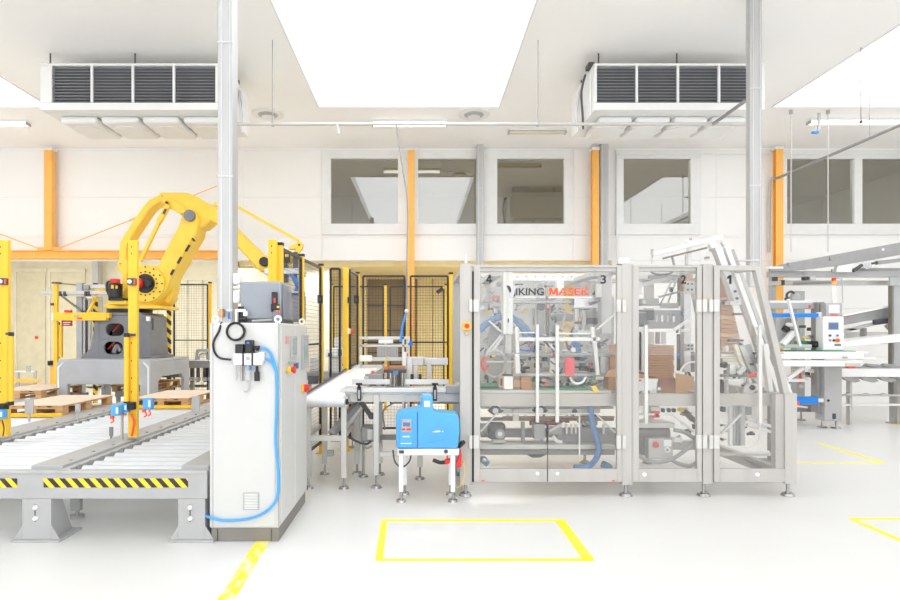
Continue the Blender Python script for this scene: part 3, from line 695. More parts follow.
pallet('wooden pallet lying underneath the silver robot base', -5.75, 11.2, RT+.02); 
pallet('wooden pallet behind the left yellow post, partly hidden', -7.05, 9.9, RT+.02); sheet('tan kraft sheet on the pallet behind the left yellow post', -7.06, 9.89, RT+.164, .82, 1.22)
t = thing('pallet_stand', 'low grey roller stand carrying the half hidden left pallet', 'stand', (-6.6, 10.4, 0))
MB().box(-7.15, -6.12, 9.85, 9.93, .4, RT+.02).to('frame_bar', GREY, t); MB().box(-7.15, -6.12, 11.0, 11.08, .4, RT+.02).to('frame_bar', GREY, t)
for xx in (-7.12, -6.2):
    for yy in (9.86, 11.01): MB().box(xx, xx+.07, yy, yy+.06, 0, .4).to('leg', GREY, t)

# ------------------------------------------------------------------ light curtain posts
def lightpost(label, pa, pb, ytop, ybase, Y, lamp, tube, dots=True):
    a, b = fx(pa, Y), fx(pb, Y); z1, z0 = fz(ytop, Y), fz(ybase, Y)
    t = thing('light_curtain_post', label, 'post', ((a+b)/2, Y, z0), 'yellow light curtain posts')
    m = MB().box(a, a+.012, Y, Y+.05, z0, z1).box(b-.012, b, Y, Y+.05, z0, z1).box(a+.012, b-.012, Y, Y+.012, z0, z1); m.to('post', YEL, t, .003)
    MB().box((a+b)/2-.004, (a+b)/2+.004, Y-.004, Y, z0+.02, z1-.02).to('edge_rib', YEL, t)
    if dots:
        for q in (.07, .14, 1.06, 1.24, 1.42, 1.56):
            MB().cyl((a+(b-a)*.45, Y, z1-q), (a+(b-a)*.45, Y-.003, z1-q), .010, 8).to('slot', BLACK, t)
    MB().box(a-.01, b+.01, Y-.02, Y+.07, z0-.0, z0+.012).to('base_plate', GREY, t)
    if lamp:
        l = MB().px(lamp[0], lamp[1], lamp[2], lamp[3], Y-.055, .055).to('muting_sensor', DARK, t, .004)
        mx = lamp[0]+(lamp[1]-lamp[0])*.32; my = (lamp[2]+lamp[3])/2
        MB().cyl(P(mx, my, Y-.055), P(mx, my, Y-.065), .021, 14).to('lens', PAPER, l); MB().px(lamp[1]-.9, lamp[1], lamp[2]+1, lamp[3]-.5, Y-.057, .02).to('red_edge', PINK, l)
    if tube:
        ta, tb, tt, tbm = tube
        r = (fx(tb, Y)-fx(ta, Y))/2; xc = fx((ta+tb)/2, Y); yy = Y-.03
        MB().cyl((xc, yy, fz(tbm, Y)), (xc, yy, fz(tt, Y)), r, 12).to('curtain_tube', YEL, t)
        MB().cyl((xc, yy, fz(tbm, Y)-.04), (xc, yy, fz(tbm, Y)), r*1.1, 12).to('end_cap', BLACK, t); MB().cyl((xc, yy, fz(tt, Y)), (xc, yy, fz(tt, Y)+.04), r*1.1, 12).to('end_cap', BLACK, t)
        MB().box(xc-.005, b, yy-.006, yy+.006, fz(tt, Y)+.01, fz(tt, Y)+.035).to('clamp', DARK, t); MB().box(xc-.005, b, yy-.006, yy+.006, fz(tbm, Y)-.03, fz(tbm, Y)-.01).to('clamp', DARK, t)
    return t
Yk = 6.17
lp1 = lightpost('yellow light curtain post on the rail between the conveyor lanes, with blue sensors', 128, 136.8, 240, 438.2, Yk, (127, 134.5, 278, 285), (125.6, 130.6, 337, 401))
lp2 = lightpost('yellow light curtain post at the left edge of the picture', -4.5, 7.8, 240, 437.4, Yk, (-2, 5, 278, 284.5), (10.8, 15.4, 336, 401))
lp3 = lightpost('yellow post at the near corner of the safety fence, behind the grey hood', 268, 276.5, 239.5, 512, 6.4, None, None)
def sensor(t, a, b, c, d, Y):
    s = MB().px(a, b, c, d, Y, .07).to('light_sensor', BLUE, t, .006); MB().px(b-3.2, b-1.2, c+2, d-2.4, Y-.004, .004).to('sensor_label', PAPER, s)
    MB().px(a-.5, a+2.5, d-1, d+3, Y+.01, .03).to('cable_gland', ORANGE, s); return s
sensor(lp1, 110.5, 119, 405.5, 416, 6.0); sensor(lp1, 120, 127.5, 403.5, 412.5, 6.1); sensor(lp1, 142.5, 151.5, 398.5, 409.5, 6.1)
MB().px(126.5, 133, 402.5, 410, 6.1, .08).to('sensor_arm', BLACK, lp1, .003); MB().px(139, 143, 400.5, 404, 6.14, .05).to('sensor_arm', BLACK, lp1, .003)
MB().spline([P(131, 414, 6.13), P(134, 421, 6.13), P(133, 430, 6.13), P(131.5, 436, 6.13)], .012, 6).to('orange_cable', ORANGE, lp1)
for a, b in ((112, 417), (145, 411), (149, 410)): MB().spline([P(a, b, 6.1), P(a+1.5, b+4, 6.1), P(a-1, b+6, 6.1)], .008, 6).to('orange_cable', ORANGE, lp1)
MB().px(120.5, 122.3, 414, 440, 6.15, .03).px(122.3, 125.5, 413, 415.5, 6.15, .03).to('sensor_stand', GALV, lp1, .002)
MB().px(-4, 4, 404, 410, 6.1, .08).to('sensor_arm', BLACK, lp2, .003); sensor(lp2, -4, 3, 410, 419, 6.05)
MB().spline([P(2, 420, 6.12), P(4, 428, 6.12), P(3, 436, 6.12)], .006, 6).to('black_cable', BLACK, lp2)
# light post further back, left of the robot base
t = thing('bollard_post', 'thin yellow post with a black lamp left of the robot base', 'post', (fx(55, 11.0), 11.0, 0), 'thin yellow posts')
MB().px(53.2, 57, 283, 391, 11.0, .06).to('post', YEL, t, .004); MB().px(51.6, 58.5, 282, 283.6, 10.98, .1).to('cap', DARK, t)
MB().px(47.5, 50.5, 361, 365.5, 10.95, .07).to('lamp', BLACK, t); MB().px(50.2, 52.6, 303, 305.5, 10.96, .05).to('sensor', DARK, t)
MB().box(fx(52, 11), fx(58.3, 11), 10.97, 11.1, 0, .02).to('base_plate', YEL, t)
MB().px(50, 53.5, 361, 405, 11.12, .05).to('marker_tube', ORG_, t); MB().px(50.3, 53.3, 360.6, 363, 11.1, .05).to('red_cap', RED, t); MB().px(49.6, 54, 365.5, 367, 11.1, .05).to('band', GREY, t)
MB().px(58.6, 61.6, 325, 357, 11.3, .05).to('curtain_tube', YEL, t); MB().px(57.4, 58.6, 322, 358, 11.3, .05).to('side_channel', DARK, t)

t = thing('pallet_stand', 'low grey stand under the robot base carrying a pallet', 'stand', (-5.35, 11.6, 0))
for yy in (11.25, 12.05):
    MB().box(-5.72, -4.98, yy, yy+.08, RT-.08, RT+.02).to('frame_bar', GREY, t)
    for xx in (-5.7, -5.06): MB().box(xx, xx+.06, yy, yy+.06, 0, RT-.08).to('leg', GREY, t)
# ------------------------------------------------------------------ robot base frame and robot
Yb = 10.4
bs = thing('robot_base_frame', 'big silver-grey steel frame that the yellow robot stands on', 'frame', (fx(103, Yb), Yb+.85, 0))
xa, xb = fx(56, Yb), fx(151, Yb); zt = fz(360, Yb); D = 1.72; bz = fz(384.5, Yb)
MB().prism([(xa, 0), (xa, zt-.06), (xa+.06, zt), (xb-.06, zt), (xb, zt-.06), (xb, 0), (xb-.2, 0), (xb-.2, bz), (xa+.2, bz), (xa+.2, 0)], Yb, Yb+.08).to('front_plate', PLINTH, bs, .01)
MB().box(xa+.01, xb-.01, Yb+.08, Yb+D, zt-.05, zt).to('top_plate', PLINTH, bs, .01)
MB().prismx([(Yb+.08, 0), (Yb+.3, 0), (Yb+.3, zt-.4), (Yb+.45, zt-.32), (Yb+D-.4, zt-.32), (Yb+D-.25, zt-.42), (Yb+D-.25, 0), (Yb+D, 0), (Yb+D, zt-.05), (Yb+.08, zt-.05)], xb-.07, xb).to('side_plate', PLINTH, bs, .008)
MB().prismx([(Yb+.08, 0), (Yb+.3, 0), (Yb+.3, zt-.4), (Yb+.45, zt-.32), (Yb+D-.4, zt-.32), (Yb+D-.25, zt-.42), (Yb+D-.25, 0), (Yb+D, 0), (Yb+D, zt-.05), (Yb+.08, zt-.05)], xa, xa+.07).to('side_plate', PLINTH, bs, .008)
MB().box(xa+.07, xb-.07, Yb+D-.08, Yb+D, bz, zt-.05).to('rear_plate', PLINTH, bs, .008)
MB().prism([(xa+.03, .02), (xa+.03, zt-.12), (xa+.12, zt-.04), (xa+.14, zt-.04), (xa+.06, zt-.14), (xa+.06, .02)], Yb-.012, Yb).to('edge_weld', WHITE, bs)
MB().prism([(xb-.03, .02), (xb-.03, zt-.12), (xb-.12, zt-.04), (xb-.14, zt-.04), (xb-.06, zt-.14), (xb-.06, .02)], Yb-.012, Yb).to('edge_weld', WHITE, bs)
MB().box(xb-.75, xb-.45, Yb+.7, Yb+1.15, zt-.62, zt-.32).to('gear_box', BLACK, bs, .02)
# robot
Yr = 11.0
rb = thing('palletising_robot', 'yellow palletising robot arm on a dark grey pedestal', 'robot', (fx(140, Yr), Yr+.4, zt))
def rp(pts, dy, dep, nm, mt, par=rb, bev=.012): return MB().pxprism(pts, Yr+dy, dep).to(nm, mt, par, bev)
zt_px = HY-(zt-EYE)*F/Yr
# pedestal: front plate with two rounded openings, hollow box behind
m = MB()
X = lambda p: fx(p, Yr)
Z = lambda q: fz(q, Yr)
m.plate_hole(X(99), X(129), Z(339), Z(316), X(105.5), X(124), Z(336), Z(323.5), Yr, Yr+.05, .45, 5)
m.plate_hole(X(99), X(129), Z(359), Z(339), X(104), X(122.5), Z(354.5), Z(341.5), Yr, Yr+.05, .45, 5)
m.prism([(X(99), Z(316)), (X(99), Z(359)), (X(80), zt), (X(82), Z(356.5)), (X(91), Z(348)), (X(95), Z(320)), (X(97), Z(316))], Yr, Yr+.05)
m.prism([(X(129), Z(316)), (X(129), Z(359)), (X(141), Z(359)), (X(141), Z(314)), (X(138), Z(314))], Yr, Yr+.05)
m.to('pedestal_front', CAST, rb, .006)
MB().px(96, 141, 317, 358.5, Yr+.5, .04).to('pedestal_web', BLACK, rb)
MB().hexa([(X(141), Yr, zt), (X(149), Yr+.1, zt), (X(149)+.03, Yr+.8, zt), (X(141)-.3, Yr+.8, zt), (X(141), Yr, Z(314)), (X(146.5), Yr+.1, Z(315)), (X(146.5)+.03, Yr+.8, Z(315)), (X(141)-.3, Yr+.8, Z(315))]).to('pedestal_body', CAST, rb, .02)
MB().px(97, 141, 312.5, 316, Yr, 1.0).to('pedestal_top', CAST, rb, .02)
MB().box(X(141)+.1, X(155), Yr+.1, Yr+.85, zt, zt+.05).to('base_flange', CAST, rb, .01)
MB().box(X(80), X(99), Yr+.05, Yr+.9, zt, zt+.05).to('base_flange', CAST, rb, .01)
MB().prism([(X(83), zt+.02), (X(96), zt+.02), (X(99), Z(330)), (X(97), Z(330))], Yr+.5, Yr+.55).to('pedestal_rib', CAST, rb)
MB().spline([P(113, 332, Yr+.15), P(118, 326, Yr+.15), P(123, 322, Yr+.15)], .013, 6).spline([P(108, 349, Yr+.15), P(112, 345, Yr+.15), P(117, 340, Yr+.15)], .013, 6).to('red_cable', RED, rb)
MB().spline([P(114, 353, Yr+.2), P(117, 346, Yr+.2), P(121, 351, Yr+.2)], .04, 6).to('grey_hose', GREY, rb)
MB().px(146, 149, 316.5, 321, Yr+.02, .06).to('connector', PAPER, rb); MB().px(151.8, 153.4, 318, 330, Yr+.1, .01).to('label_plate', DARK, rb)
# turntable
MB().cyl(P(130, 315, Yr+.5)-Vector((0, 0, .03)), P(130, 306.5, Yr+.5), .4, 32).to('slewing_ring', BLACK, rb)
rp([(104, 308), (104, 304), (112, 302.5), (112, 297), (120, 297), (126, 288), (128, 280), (160, 280), (161, 298), (154, 305), (152, 308)], .12, .8, 'turntable', ROBO)
MB().px(107, 160, 305.5, 308.5, Yr+.05, .9).to('turntable_flange', ROBO, rb, .006)
# big gear disc of the main joint
C = P(145.5, 283.5, Yr)
MB().cyl(C+Vector((0, .0, 0)), C+Vector((0, .75, 0)), .345, 40).to('main_joint', ROBO, rb, .015)
MB().cyl(C+Vector((0, -.03, 0)), C, .175, 32).to('motor_flange', BLACK, rb, .008)
MB().cyl(C+Vector((-.075, -.2, 0)), C+Vector((-.075, -.03, 0)), .085, 20).to('motor_cap', RED, rb, .02)
MB().cyl(C+Vector((.08, -.12, .0)), C+Vector((.08, -.03, 0)), .07, 16).to('joint_motor', BLACK, rb, .01)
k0 = MB().cyl(C+Vector((.215, -.015, 0)), C+Vector((.215, 0, 0)), .014, 6).to('bolt', BLACK, rb)
for k in range(1, 16):
    t = 2*pi*k/16; rep(k0, (.215*cos(t)-.215, 0, .215*sin(t)))
for k in range(12):
    t = 2*pi*k/12; rep(k0, (.305*cos(t)-.215, 0, .305*sin(t)))
# lower arm
rp([(155, 270), (158, 264.5), (180, 222), (183, 212), (188.5, 208.5), (194, 211), (198, 219), (196, 234), (173.5, 273), (169, 284), (161, 297), (153, 304), (147, 302), (156, 290)], .05, .5, 'lower_arm', ROBO, bev=.03)
for a, b, c, d in ((192.4, 238.5, 194.6, 241), (189.6, 245, 185.8, 251.5), (181.4, 257, 177.8, 263.5), (173.8, 269.5, 171, 275)): MB().bar(P(a, b, Yr+.03), P(c, d, Yr+.03), .03, .05, (0, 1, 0)).to('slot_cover', BLACK, rb)
rp([(164, 300), (170, 288), (172, 280), (175, 282), (173, 295), (168, 303)], .3, .1, 'side_fin', ROBO, bev=.01)
# pivot cap
Q = P(189.4, 215.5, Yr)
MB().cyl(Q+Vector((0, -.03, 0)), Q+Vector((0, .05, 0)), .105, 28).to('pivot_cap', CAST, rb, .01)
# upper arm (forearm)
rp([(158, 194), (161, 192), (186, 192.4), (198, 197), (206, 202), (214.5, 206.4), (221, 212), (237, 230), (264, 256), (268, 262), (266, 269), (258, 270), (240, 250), (218, 225), (210.5, 220.5), (203, 227), (196, 229), (190, 229), (180, 214), (171, 207), (162, 203)], .16, .42, 'forearm', ROBO, bev=.03)
rp([(163, 201), (168, 197), (184, 206), (186, 214), (177, 212.5), (169, 208)], .1, .08, 'forearm_gusset', ROBO, bev=.01)
MB().cyl(P(166.5, 202.5, Yr+.02), P(166.5, 202.5, Yr+.1), .026, 12).to('link_pin', BLACK, rb); MB().cyl(P(161.8, 196, Yr+.13), P(161.8, 196, Yr+.17), .016, 10).to('link_pin', GREY, rb)
# curved rear link
def ribbon(pts, wpx):
    L = []; Rr = []
    for i, (a, b) in enumerate(pts):
        p = pts[max(i-1, 0)]; q = pts[min(i+1, len(pts)-1)]; dx, dy = q[0]-p[0], q[1]-p[1]; n = math.hypot(dx, dy)
        L.append((a-dy/n*wpx/2, b+dx/n*wpx/2)); Rr.append((a+dy/n*wpx/2, b-dx/n*wpx/2))
    return L+Rr[::-1]
rp(ribbon([(163, 197.5), (157, 199.5), (151, 203), (146, 208), (135, 224.5), (127, 237), (123.4, 243), (122.4, 252), (122.4, 262)], 7.5), .25, .3, 'rear_link', ROBO, bev=.02)
rp([(117.5, 262), (127, 260), (128, 268), (127, 276), (128, 290), (121, 292), (122, 274), (117, 268)], .22, .36, 'rear_link_foot', ROBO, bev=.02)
MB().cyl(P(120.3, 263.5, Yr+.2), P(120.3, 263.5, Yr+.24), .018, 10).to('link_pin', GREY, rb)
# balancing rod
MB().bar(P(140, 262, Yr+.08), P(165, 210, Yr+.08), .06, .075, (0, 1, 0)).to('balance_rod', ROBO, rb, .008)
MB().bar(P(159, 222, Yr+.06), P(168.5, 205, Yr+.06), .09, .09, (0, 1, 0)).to('rod_end', ROBO, rb, .01)
MB().bar(P(163.5, 214, Yr+.0), P(166, 209, Yr+.0), .03, .05, (0, 1, 0)).to('rod_clamp', DARK, rb)
# levelling rod and wrist
MB().bar(P(214, 204, Yr+.2), P(237, 207, Yr+.2), .07, .07, (0, 1, 0)).bar(P(236, 206, Yr+.2), P(299, 241, Yr+.2), .05, .06, (0, 1, 0)).to('levelling_rod', ROBO, rb, .008)
rp([(288, 247), (296, 242.5), (300, 241), (302.6, 244), (302, 248), (291, 262), (287, 266), (286, 260), (296, 249), (289, 249.5)], .16, .12, 'wrist_yoke', ROBO, bev=.008)
MB().cyl(P(299, 244.8, Yr+.13), P(299, 244.8, Yr+.17), .02, 10).to('link_pin', BLACK, rb)
Q = P(262.5, 261, Yr)
MB().cyl(Q+Vector((0, .08, 0)), Q+Vector((0, .17, 0)), .088, 24).to('wrist_cap', BLACK, rb, .01)
MB().px(259, 272, 262, 272, Yr+.17, .4).to('wrist_body', ROBO, rb, .03)
# tool head with hoses at the arm end
gp = MB().px(264, 300, 268, 274, Yr+.05, .6).to('gripper_plate', ALU, rb, .01)
for a, b in ((283, 287), (293, 297)): MB().px(a, b, 252, 282, Yr+.1, .12).to('gripper_post', DARK, gp)
MB().px(284, 289, 250, 262, Yr+.05, .15).to('gripper_motor', BLACK, gp, .02); MB().px(285, 288.5, 254, 257, Yr+.03, .03).to('gripper_tag', YEL, gp)
for k in range(5): MB().spline([P(290+k*1.6, 274+k, Yr+.05), P(294+k*1.2, 281+k, Yr-.02), P(296+k, 288, Yr+.02), P(293+k*1.5, 294, Yr+.08)], .018, 6).to('gripper_hose', DUCT if k % 2 else VIVID, gp)
MB().px(277, 301, 291, 293, Yr+.02, .5).px(281, 284, 274, 292, Yr+.1, .08).px(297, 300, 274, 292, Yr+.1, .08).to('gripper_frame', ALU, gp, .01)
MB().px(285, 302, 293, 322, Yr+.1, .4).to('gripper_pad', HOOD, gp, .05)
# motor on the near left of the robot
mo = MB().cyl(P(115.5, 298.5, Yr-.05), P(115.5, 283.5, Yr-.05), .12, 20).to('arm_motor', BLACK, rb, .015)
MB().cyl(P(115.3, 283.5, Yr-.05), P(115.3, 279, Yr-.05), .085, 18).to('motor_top', RED, mo, .01)
MB().px(111, 113.5, 285, 288.5, Yr-.185, .01).to('motor_sticker', YEL, mo); MB().px(115.5, 117.5, 285.5, 288.5, Yr-.185, .01).to('motor_sticker', YEL, mo)
MB().px(108, 123, 298, 300.5, Yr-.2, .3).to('motor_base', BLACK, mo, .01); MB().spline([P(109.5, 296, Yr-.1), P(107, 290, Yr-.1), P(107, 283, Yr-.1), P(110, 281.5, Yr-.1)], .02, 6).to('motor_cable', BLACK, mo)
MB().px(108, 126, 300.5, 304.5, Yr-.15, .4).to('motor_shelf', ROBO, rb, .01)

# ------------------------------------------------------------------ pallet gate with arm, left of the robot
gt = thing('sheet_lifter', 'grey post and arm with a yellow crossbar left of the robot', 'lifting arm', (fx(79, 12.3), 12.3, 0))
Yg = 12.3
MB().px(76, 82, 282.5, 357, Yg, .15).px(76, 82, 357, 420, Yg+.001, .15).to('mast', PLINTH, gt, .01)
MB().box(fx(73, Yg), fx(85, Yg), Yg-.05, Yg+.3, 0, .03).to('foot_plate', PLINTH, gt)
MB().px(83, 85.2, 298, 357, Yg, .1).px(88, 90, 298, 357, Yg, .1).to('guide_rail', CHROME, gt); MB().px(85.4, 87.8, 300, 357, Yg+.02, .06).to('chain', DARK, gt)
MB().px(90, 107, 284.5, 288.5, Yg, .15).px(82, 90, 284, 296, Yg+.05, .15).to('head', ALU, gt, .01); MB().px(83, 89, 285, 290, Yg-.02, .06).to('bearing', MID, gt, .01)
MB().bar(P(42, 292.5, Yg-.15), P(112, 293, Yg-.15), .09, .07).to('arm', ALU, gt, .01); MB().bar(P(44, 295.4, Yg-.12), P(110, 296, Yg-.12), .05, .03).to('arm_rail', CREAM, gt)
for a in (58.5, 63, 84, 87): MB().px(a, a+2.2, 291.3, 296, Yg-.22, .06).to('clamp', DARK, gt, .004)
MB().bar(P(62, 296, Yg-.05), P(82, 311.5, Yg-.05), .03, .05, (0, 1, 0)).to('brace', BRONZE, gt)
MB().bar(P(56, 283, Yg+.05), P(77, 285, Yg+.05), .02, .03).to('stay_wire', BRONZE, gt)
MB().px(95, 105, 289, 292, Yg-.02, .1).to('yellow_clip', YEL, gt, .01)
yb_ = MB().px(51.5, 106, 312.5, 320.5, Yg-1.45, .1).to('crossbar', YEL, gt, .008); MB().px(74, 79, 315, 317, Yg-1.454, .005).to('label', GREY, yb_); MB().px(77, 82, 317.4, 319.4, Yg-1.454, .005).to('sticker', ORANGE, yb_); MB().px(105, 109, 312.8, 318, Yg-1.43, .1).to('end_cap', YEL, yb_)
MB().px(51.5, 53, 312.8, 320.2, Yg-1.46, .12).to('end_plate', PAPER, yb_)
MB().bar(P(88, 313, Yg-.3), P(94.5, 300, Yg-.1), .05, .05, (0, 1, 0)).px(90, 96, 312, 315, Yg-1.35, 1.4).to('gusset', YEL, gt, .004)
# red sign on a bracket
t = thing('warning_sign', 'small dark red sign hanging under the yellow crossbar', 'sign', P(67, 326, Yg-1.4))
MB().px(61.5, 72.2, 320.5, 326, Yg-1.4, .01).to('plate', MAROON, t); MB().px(63, 70.5, 322, 322.7, Yg-1.403, .003).to('lettering', PAPER, t); MB().px(63.5, 69.5, 324, 324.5, Yg-1.403, .003).to('lettering', PAPER, t)
MB().px(64, 70, 310, 312.4, Yg-1.46, .08).to('red_block', RED, t, .004)
# hazard-striped posts
for a, b, c, d, Y, lb in ((93, 96.5, 283, 350, 12.8, 'black and yellow striped post left of the robot pedestal'), (166.5, 170.3, 283, 362, 12.8, 'black and yellow striped post right of the robot pedestal')):
    t = thing('hazard_post', lb, 'post', (fx((a+b)/2, Y), Y, 0), 'striped posts behind the robot')
    x0, x1 = fx(a, Y), fx(b, Y); MB().box(x0, x1, Y, Y+.06, .02, fz(c, Y)).to('post', HAZV, t); MB().box(x0-.05, x1+.05, Y-.05, Y+.11, 0, .02).to('base_plate', DARK, t)
# red call button on the cream door
t = thing('call_button', 'small red push button on the cream partition at the left', 'button', P(36.5, 337.5, 18.5)); MB().cyl(P(36.5, 337.5, 18.5), P(36.5, 337.5, 18.54), .05, 12).to('button', RED, t)
t = thing('barrier_rail', 'low orange barrier rail with a grey sign in front of the cream partition', 'barrier', (fx(28, 16.5), 16.5, 0))
MB().px(12, 38, 379, 382.5, 16.5, .08).to('rail', ORG_, t, .01); MB().px(10, 34, 371, 372.2, 16.5, .05).to('upper_rail', PAPER, t)
for a in (16, 33): MB().box(fx(a, 16.5), fx(a+2, 16.5), 16.52, 16.58, 0, fz(371, 16.5)).to('leg', GREY, t)
MB().px(26, 30, 366, 372, 16.45, .04).to('grey_plate', GREY, t)
t = thing('low_barrier', 'long low grey skirting barrier at the far left floor edge', 'barrier', (fx(30, 17.5), 17.5, 0)); MB().box(fx(-20, 17.5), fx(60, 17.5), 17.5, 17.56, 0, .12).to('board', PLINTH, t); MB().box(fx(-20, 17.5), fx(60, 17.5), 17.49, 17.57, .12, .14).to('cap', GREY, t)
# conveyor behind the robot base (far right of it)
t = thing('rear_conveyor', 'grey chain conveyor with small wheels behind the pallet, left of the white cabinet', 'conveyor', (fx(200, 12.6), 12.6, 0))
MB().px(188, 290, 361, 368, 12.6, .5).to('frame', MID, t, .01); MB().px(188, 290, 359.6, 361, 12.58, .54).to('top_plate', PAPER, t)
for a in (190, 196, 203, 209): MB().px(a, a+2.4, 368, 382, 12.6, .1).to('bracket', DARK, t, .01); MB().px(a-1, a+3, 377.5, 381, 12.5, .1).to('foot', GREY, t, .01)
for a in (190, 208, 240, 280): MB().box(fx(a, 12.7), fx(a+3, 12.7), 12.7, 12.8, 0, fz(366, 12.7)).to('leg', MID, t)
pts = [P(196.5, 360, 12.6), P(197, 352, 12.6), P(199, 350.4, 12.6), P(208, 350.4, 12.6), P(209, 352, 12.6), P(209, 360, 12.6)]
MB().spline(pts, .03, 6).to('hoop', GREY, t); MB().spline([P(199, 360, 12.6), P(200, 354.5, 12.6), P(206, 354, 12.6), P(207, 360, 12.6)], .02, 6).to('hoop', GREY, t)

# ------------------------------------------------------------------ safety fences
ZF = 2.62
def fence(label, p, q, z1=ZF, z0=.16, posts=(0, 1), wire=.05, thick=.0015, postw=.06, rails=(), postcol=YEL, frame=BLACK):
    p = Vector((p[0], p[1], 0)); q = Vector((q[0], q[1], 0)); d = q-p; L = d.length; u = d/L
    t = thing('safety_fence', label, 'fence', (p+q)/2, 'black mesh safety fence panels')
    for k in posts:
        c = p+d*k; n = Vector((-u.y, u.x, 0))*0
        MB().bar(c, c+Vector((0, 0, z1+.03)), postw, postw, (u.x, u.y, 0)).box(c.x-.07, c.x+.07, c.y-.07, c.y+.07, 0, .012).to('post', postcol, t, .004)
        MB().bar(c+Vector((0, 0, z1+.03)), c+Vector((0, 0, z1+.06)), postw*1.15, postw*1.15, (u.x, u.y, 0)).to('post_cap', BLACK, t)
    a = p+u*.05; b = q-u*.05; h = Vector((0, 0, 1)); m = MB()
    fw = .03
    m.bar(a+h*z1, b+h*z1, fw, fw).bar(a+h*z0, b+h*z0, fw, fw).bar(a+h*z0, a+h*z1, fw, fw, (u.x, u.y, 0)).bar(b+h*z0, b+h*z1, fw, fw, (u.x, u.y, 0))
    for r in rails: m.bar(a+h*r, b+h*r, fw*.8, fw*.8)
    fr = m.to('mesh_frame', frame, t)
    m = MB(); k = wire
    while k < L-.1: m.bar(a+u*k+h*z0, a+u*k+h*z1, thick*2, thick*2, (u.x, u.y, 0)); k += wire
    k = z0+wire
    while k < z1: m.bar(a+h*k, b+h*k, thick*2, thick*2); k += wire
    m.to('wire_mesh', DARK, fr, kind='stuff')
    return t
fA = [(-1.52, 6.45), (-1.47, 7.45), (-1.40, 8.5)]
fence('mesh fence panel right behind the yellow corner post by the hood', fA[0], fA[1], posts=(.06, 1), rails=(1.55,))
fence('second mesh fence panel from the hood, between two black and yellow posts', fA[1], fA[2], posts=(1,), rails=(1.55,))
fence('narrow mesh gate panel facing forward, left of the gate post', (-1.33, 8.6), (-1.10, 8.6), posts=(), wire=.045)
gp_ = thing('gate_post', 'thick yellow gate post with a small red and yellow button box', 'post', (fx(345.5, 8.65), 8.65, 0))
MB().px(342.6, 348.4, 267.5, 0, 8.65, .09) if 0 else None
MB().box(fx(342.8, 8.65), fx(348.2, 8.65), 8.65, 8.74, .015, fz(267.3, 8.65)).to('post', YEL, gp_, .004); MB().box(fx(341, 8.65), fx(350, 8.65), 8.6, 8.8, 0, .015).to('base_plate', YEL, gp_)
MB().px(347.5, 350, 328.5, 334, 8.6, .05).to('button_box', PAPER, gp_, .004); MB().cyl(P(351, 331.3, 8.6), P(353.5, 331.3, 8.6), .03, 10).to('red_button', RED, gp_); MB().cyl(P(349.8, 331.3, 8.6), P(351, 331.3, 8.6), .035, 10).to('button_ring', YEL, gp_)
MB().px(347.5, 349, 297, 303, 8.62, .05).to('gate_lock', BLACK, gp_)
fence('mesh fence panel receding from the gate post to the fence corner', (-1.03, 8.75), (-1.0, 9.65), posts=(1,), rails=(1.15,))
fence('wide mesh fence panel with the dark doorway behind it, left of the orange column', (-.97, 9.72), (-.2, 9.72), posts=(), rails=(1.55, ))
fence('wide mesh fence panel right of the orange column', (-.2, 9.72), (.5, 9.72), posts=(1,), rails=(1.55, ))
for lb, pos in (('small black lock box on the fence post above the white belt conveyor', (319.5, 299, 8.45)), ('small black lock box on the fence corner post left of the orange column', (356, 299.5, 9.55))):
    t = thing('fence_lock', lb, 'lock', P(*pos)); MB().px(pos[0]-2.2, pos[0]+2.6, pos[1]-4, pos[1]+4, pos[2]-.06, .06).to('case', BLACK, t, .004); MB().px(pos[0]-1, pos[0]+1, pos[1]-1, pos[1]+2, pos[2]-.07, .01).to('latch', DARK, t)
fence('far mesh fence panel right of the striped post, behind the robot', (fx(172, 13.4), 13.4), (fx(210, 13.4), 13.4), z1=2.78, posts=(1,), wire=.055, rails=(1.54,))
fence('far mesh fence panel with two yellow posts left of the dark doorway', (fx(331.5, 13.2), 13.2), (fx(385.5, 13.2), 13.2), z1=2.72, posts=(0, 1), wire=.055, rails=(1.0,))
fence('far mesh fence panel in front of the dark doorway and tan panels', (fx(388, 13.2), 13.2), (fx(446, 13.2), 13.2), z1=2.72, posts=(1,), wire=.055, rails=(1.0,))
t = thing('fence_camera', 'small black camera on the far fence left of the packing machine', 'camera', P(439, 290, 13.1)); MB().bar(P(437, 292.5, 13.05), P(443, 288.5, 13.05), .08, .1, (0, 1, 0)).to('housing', BLACK, t, .01); MB().px(443, 447, 286.5, 289, 13.05, .1).to('bracket', YEL, t)
# ------------------------------------------------------------------ white belt conveyor
bc = thing('belt_conveyor', 'long white belt conveyor rising away from beside the white cabinet', 'conveyor', (-1.05, 6.5, 0))
A = [(-1.30, 6.5, .985), (-.80, 6.5, .985), (-.56, 9.35, 1.20), (-1.0, 9.35, 1.20)]
def slab(z0, z1, ins=0.): 
    p = [Vector(q) for q in A]; p[0].x += ins; p[3].x += ins; p[1].x -= ins; p[2].x -= ins
    return [q+Vector((0, 0, z0)) for q in p]+[q+Vector((0, 0, z1)) for q in p]
MB().hexa(slab(-.005, .006, .03)).to('belt', BELT, bc)
MB().hexa(slab(-.09, -.006, .0)).to('bed', WHITE, bc, .004)
for i, j, s in ((0, 3, -1), (1, 2, 1)):
    p, q = Vector(A[i]), Vector(A[j]); MB().bar(p+Vector((0, 0, -.03)), q+Vector((0, 0, -.03)), .03, .1).to('side_guide', ALU, bc, .003)
p, q = Vector(A[0])+Vector((.01, 0, .03)), Vector(A[3])+Vector((.01, 0, .03)); MB().bar(p, q, .014, .025).to('edge_strip', DARK, bc)
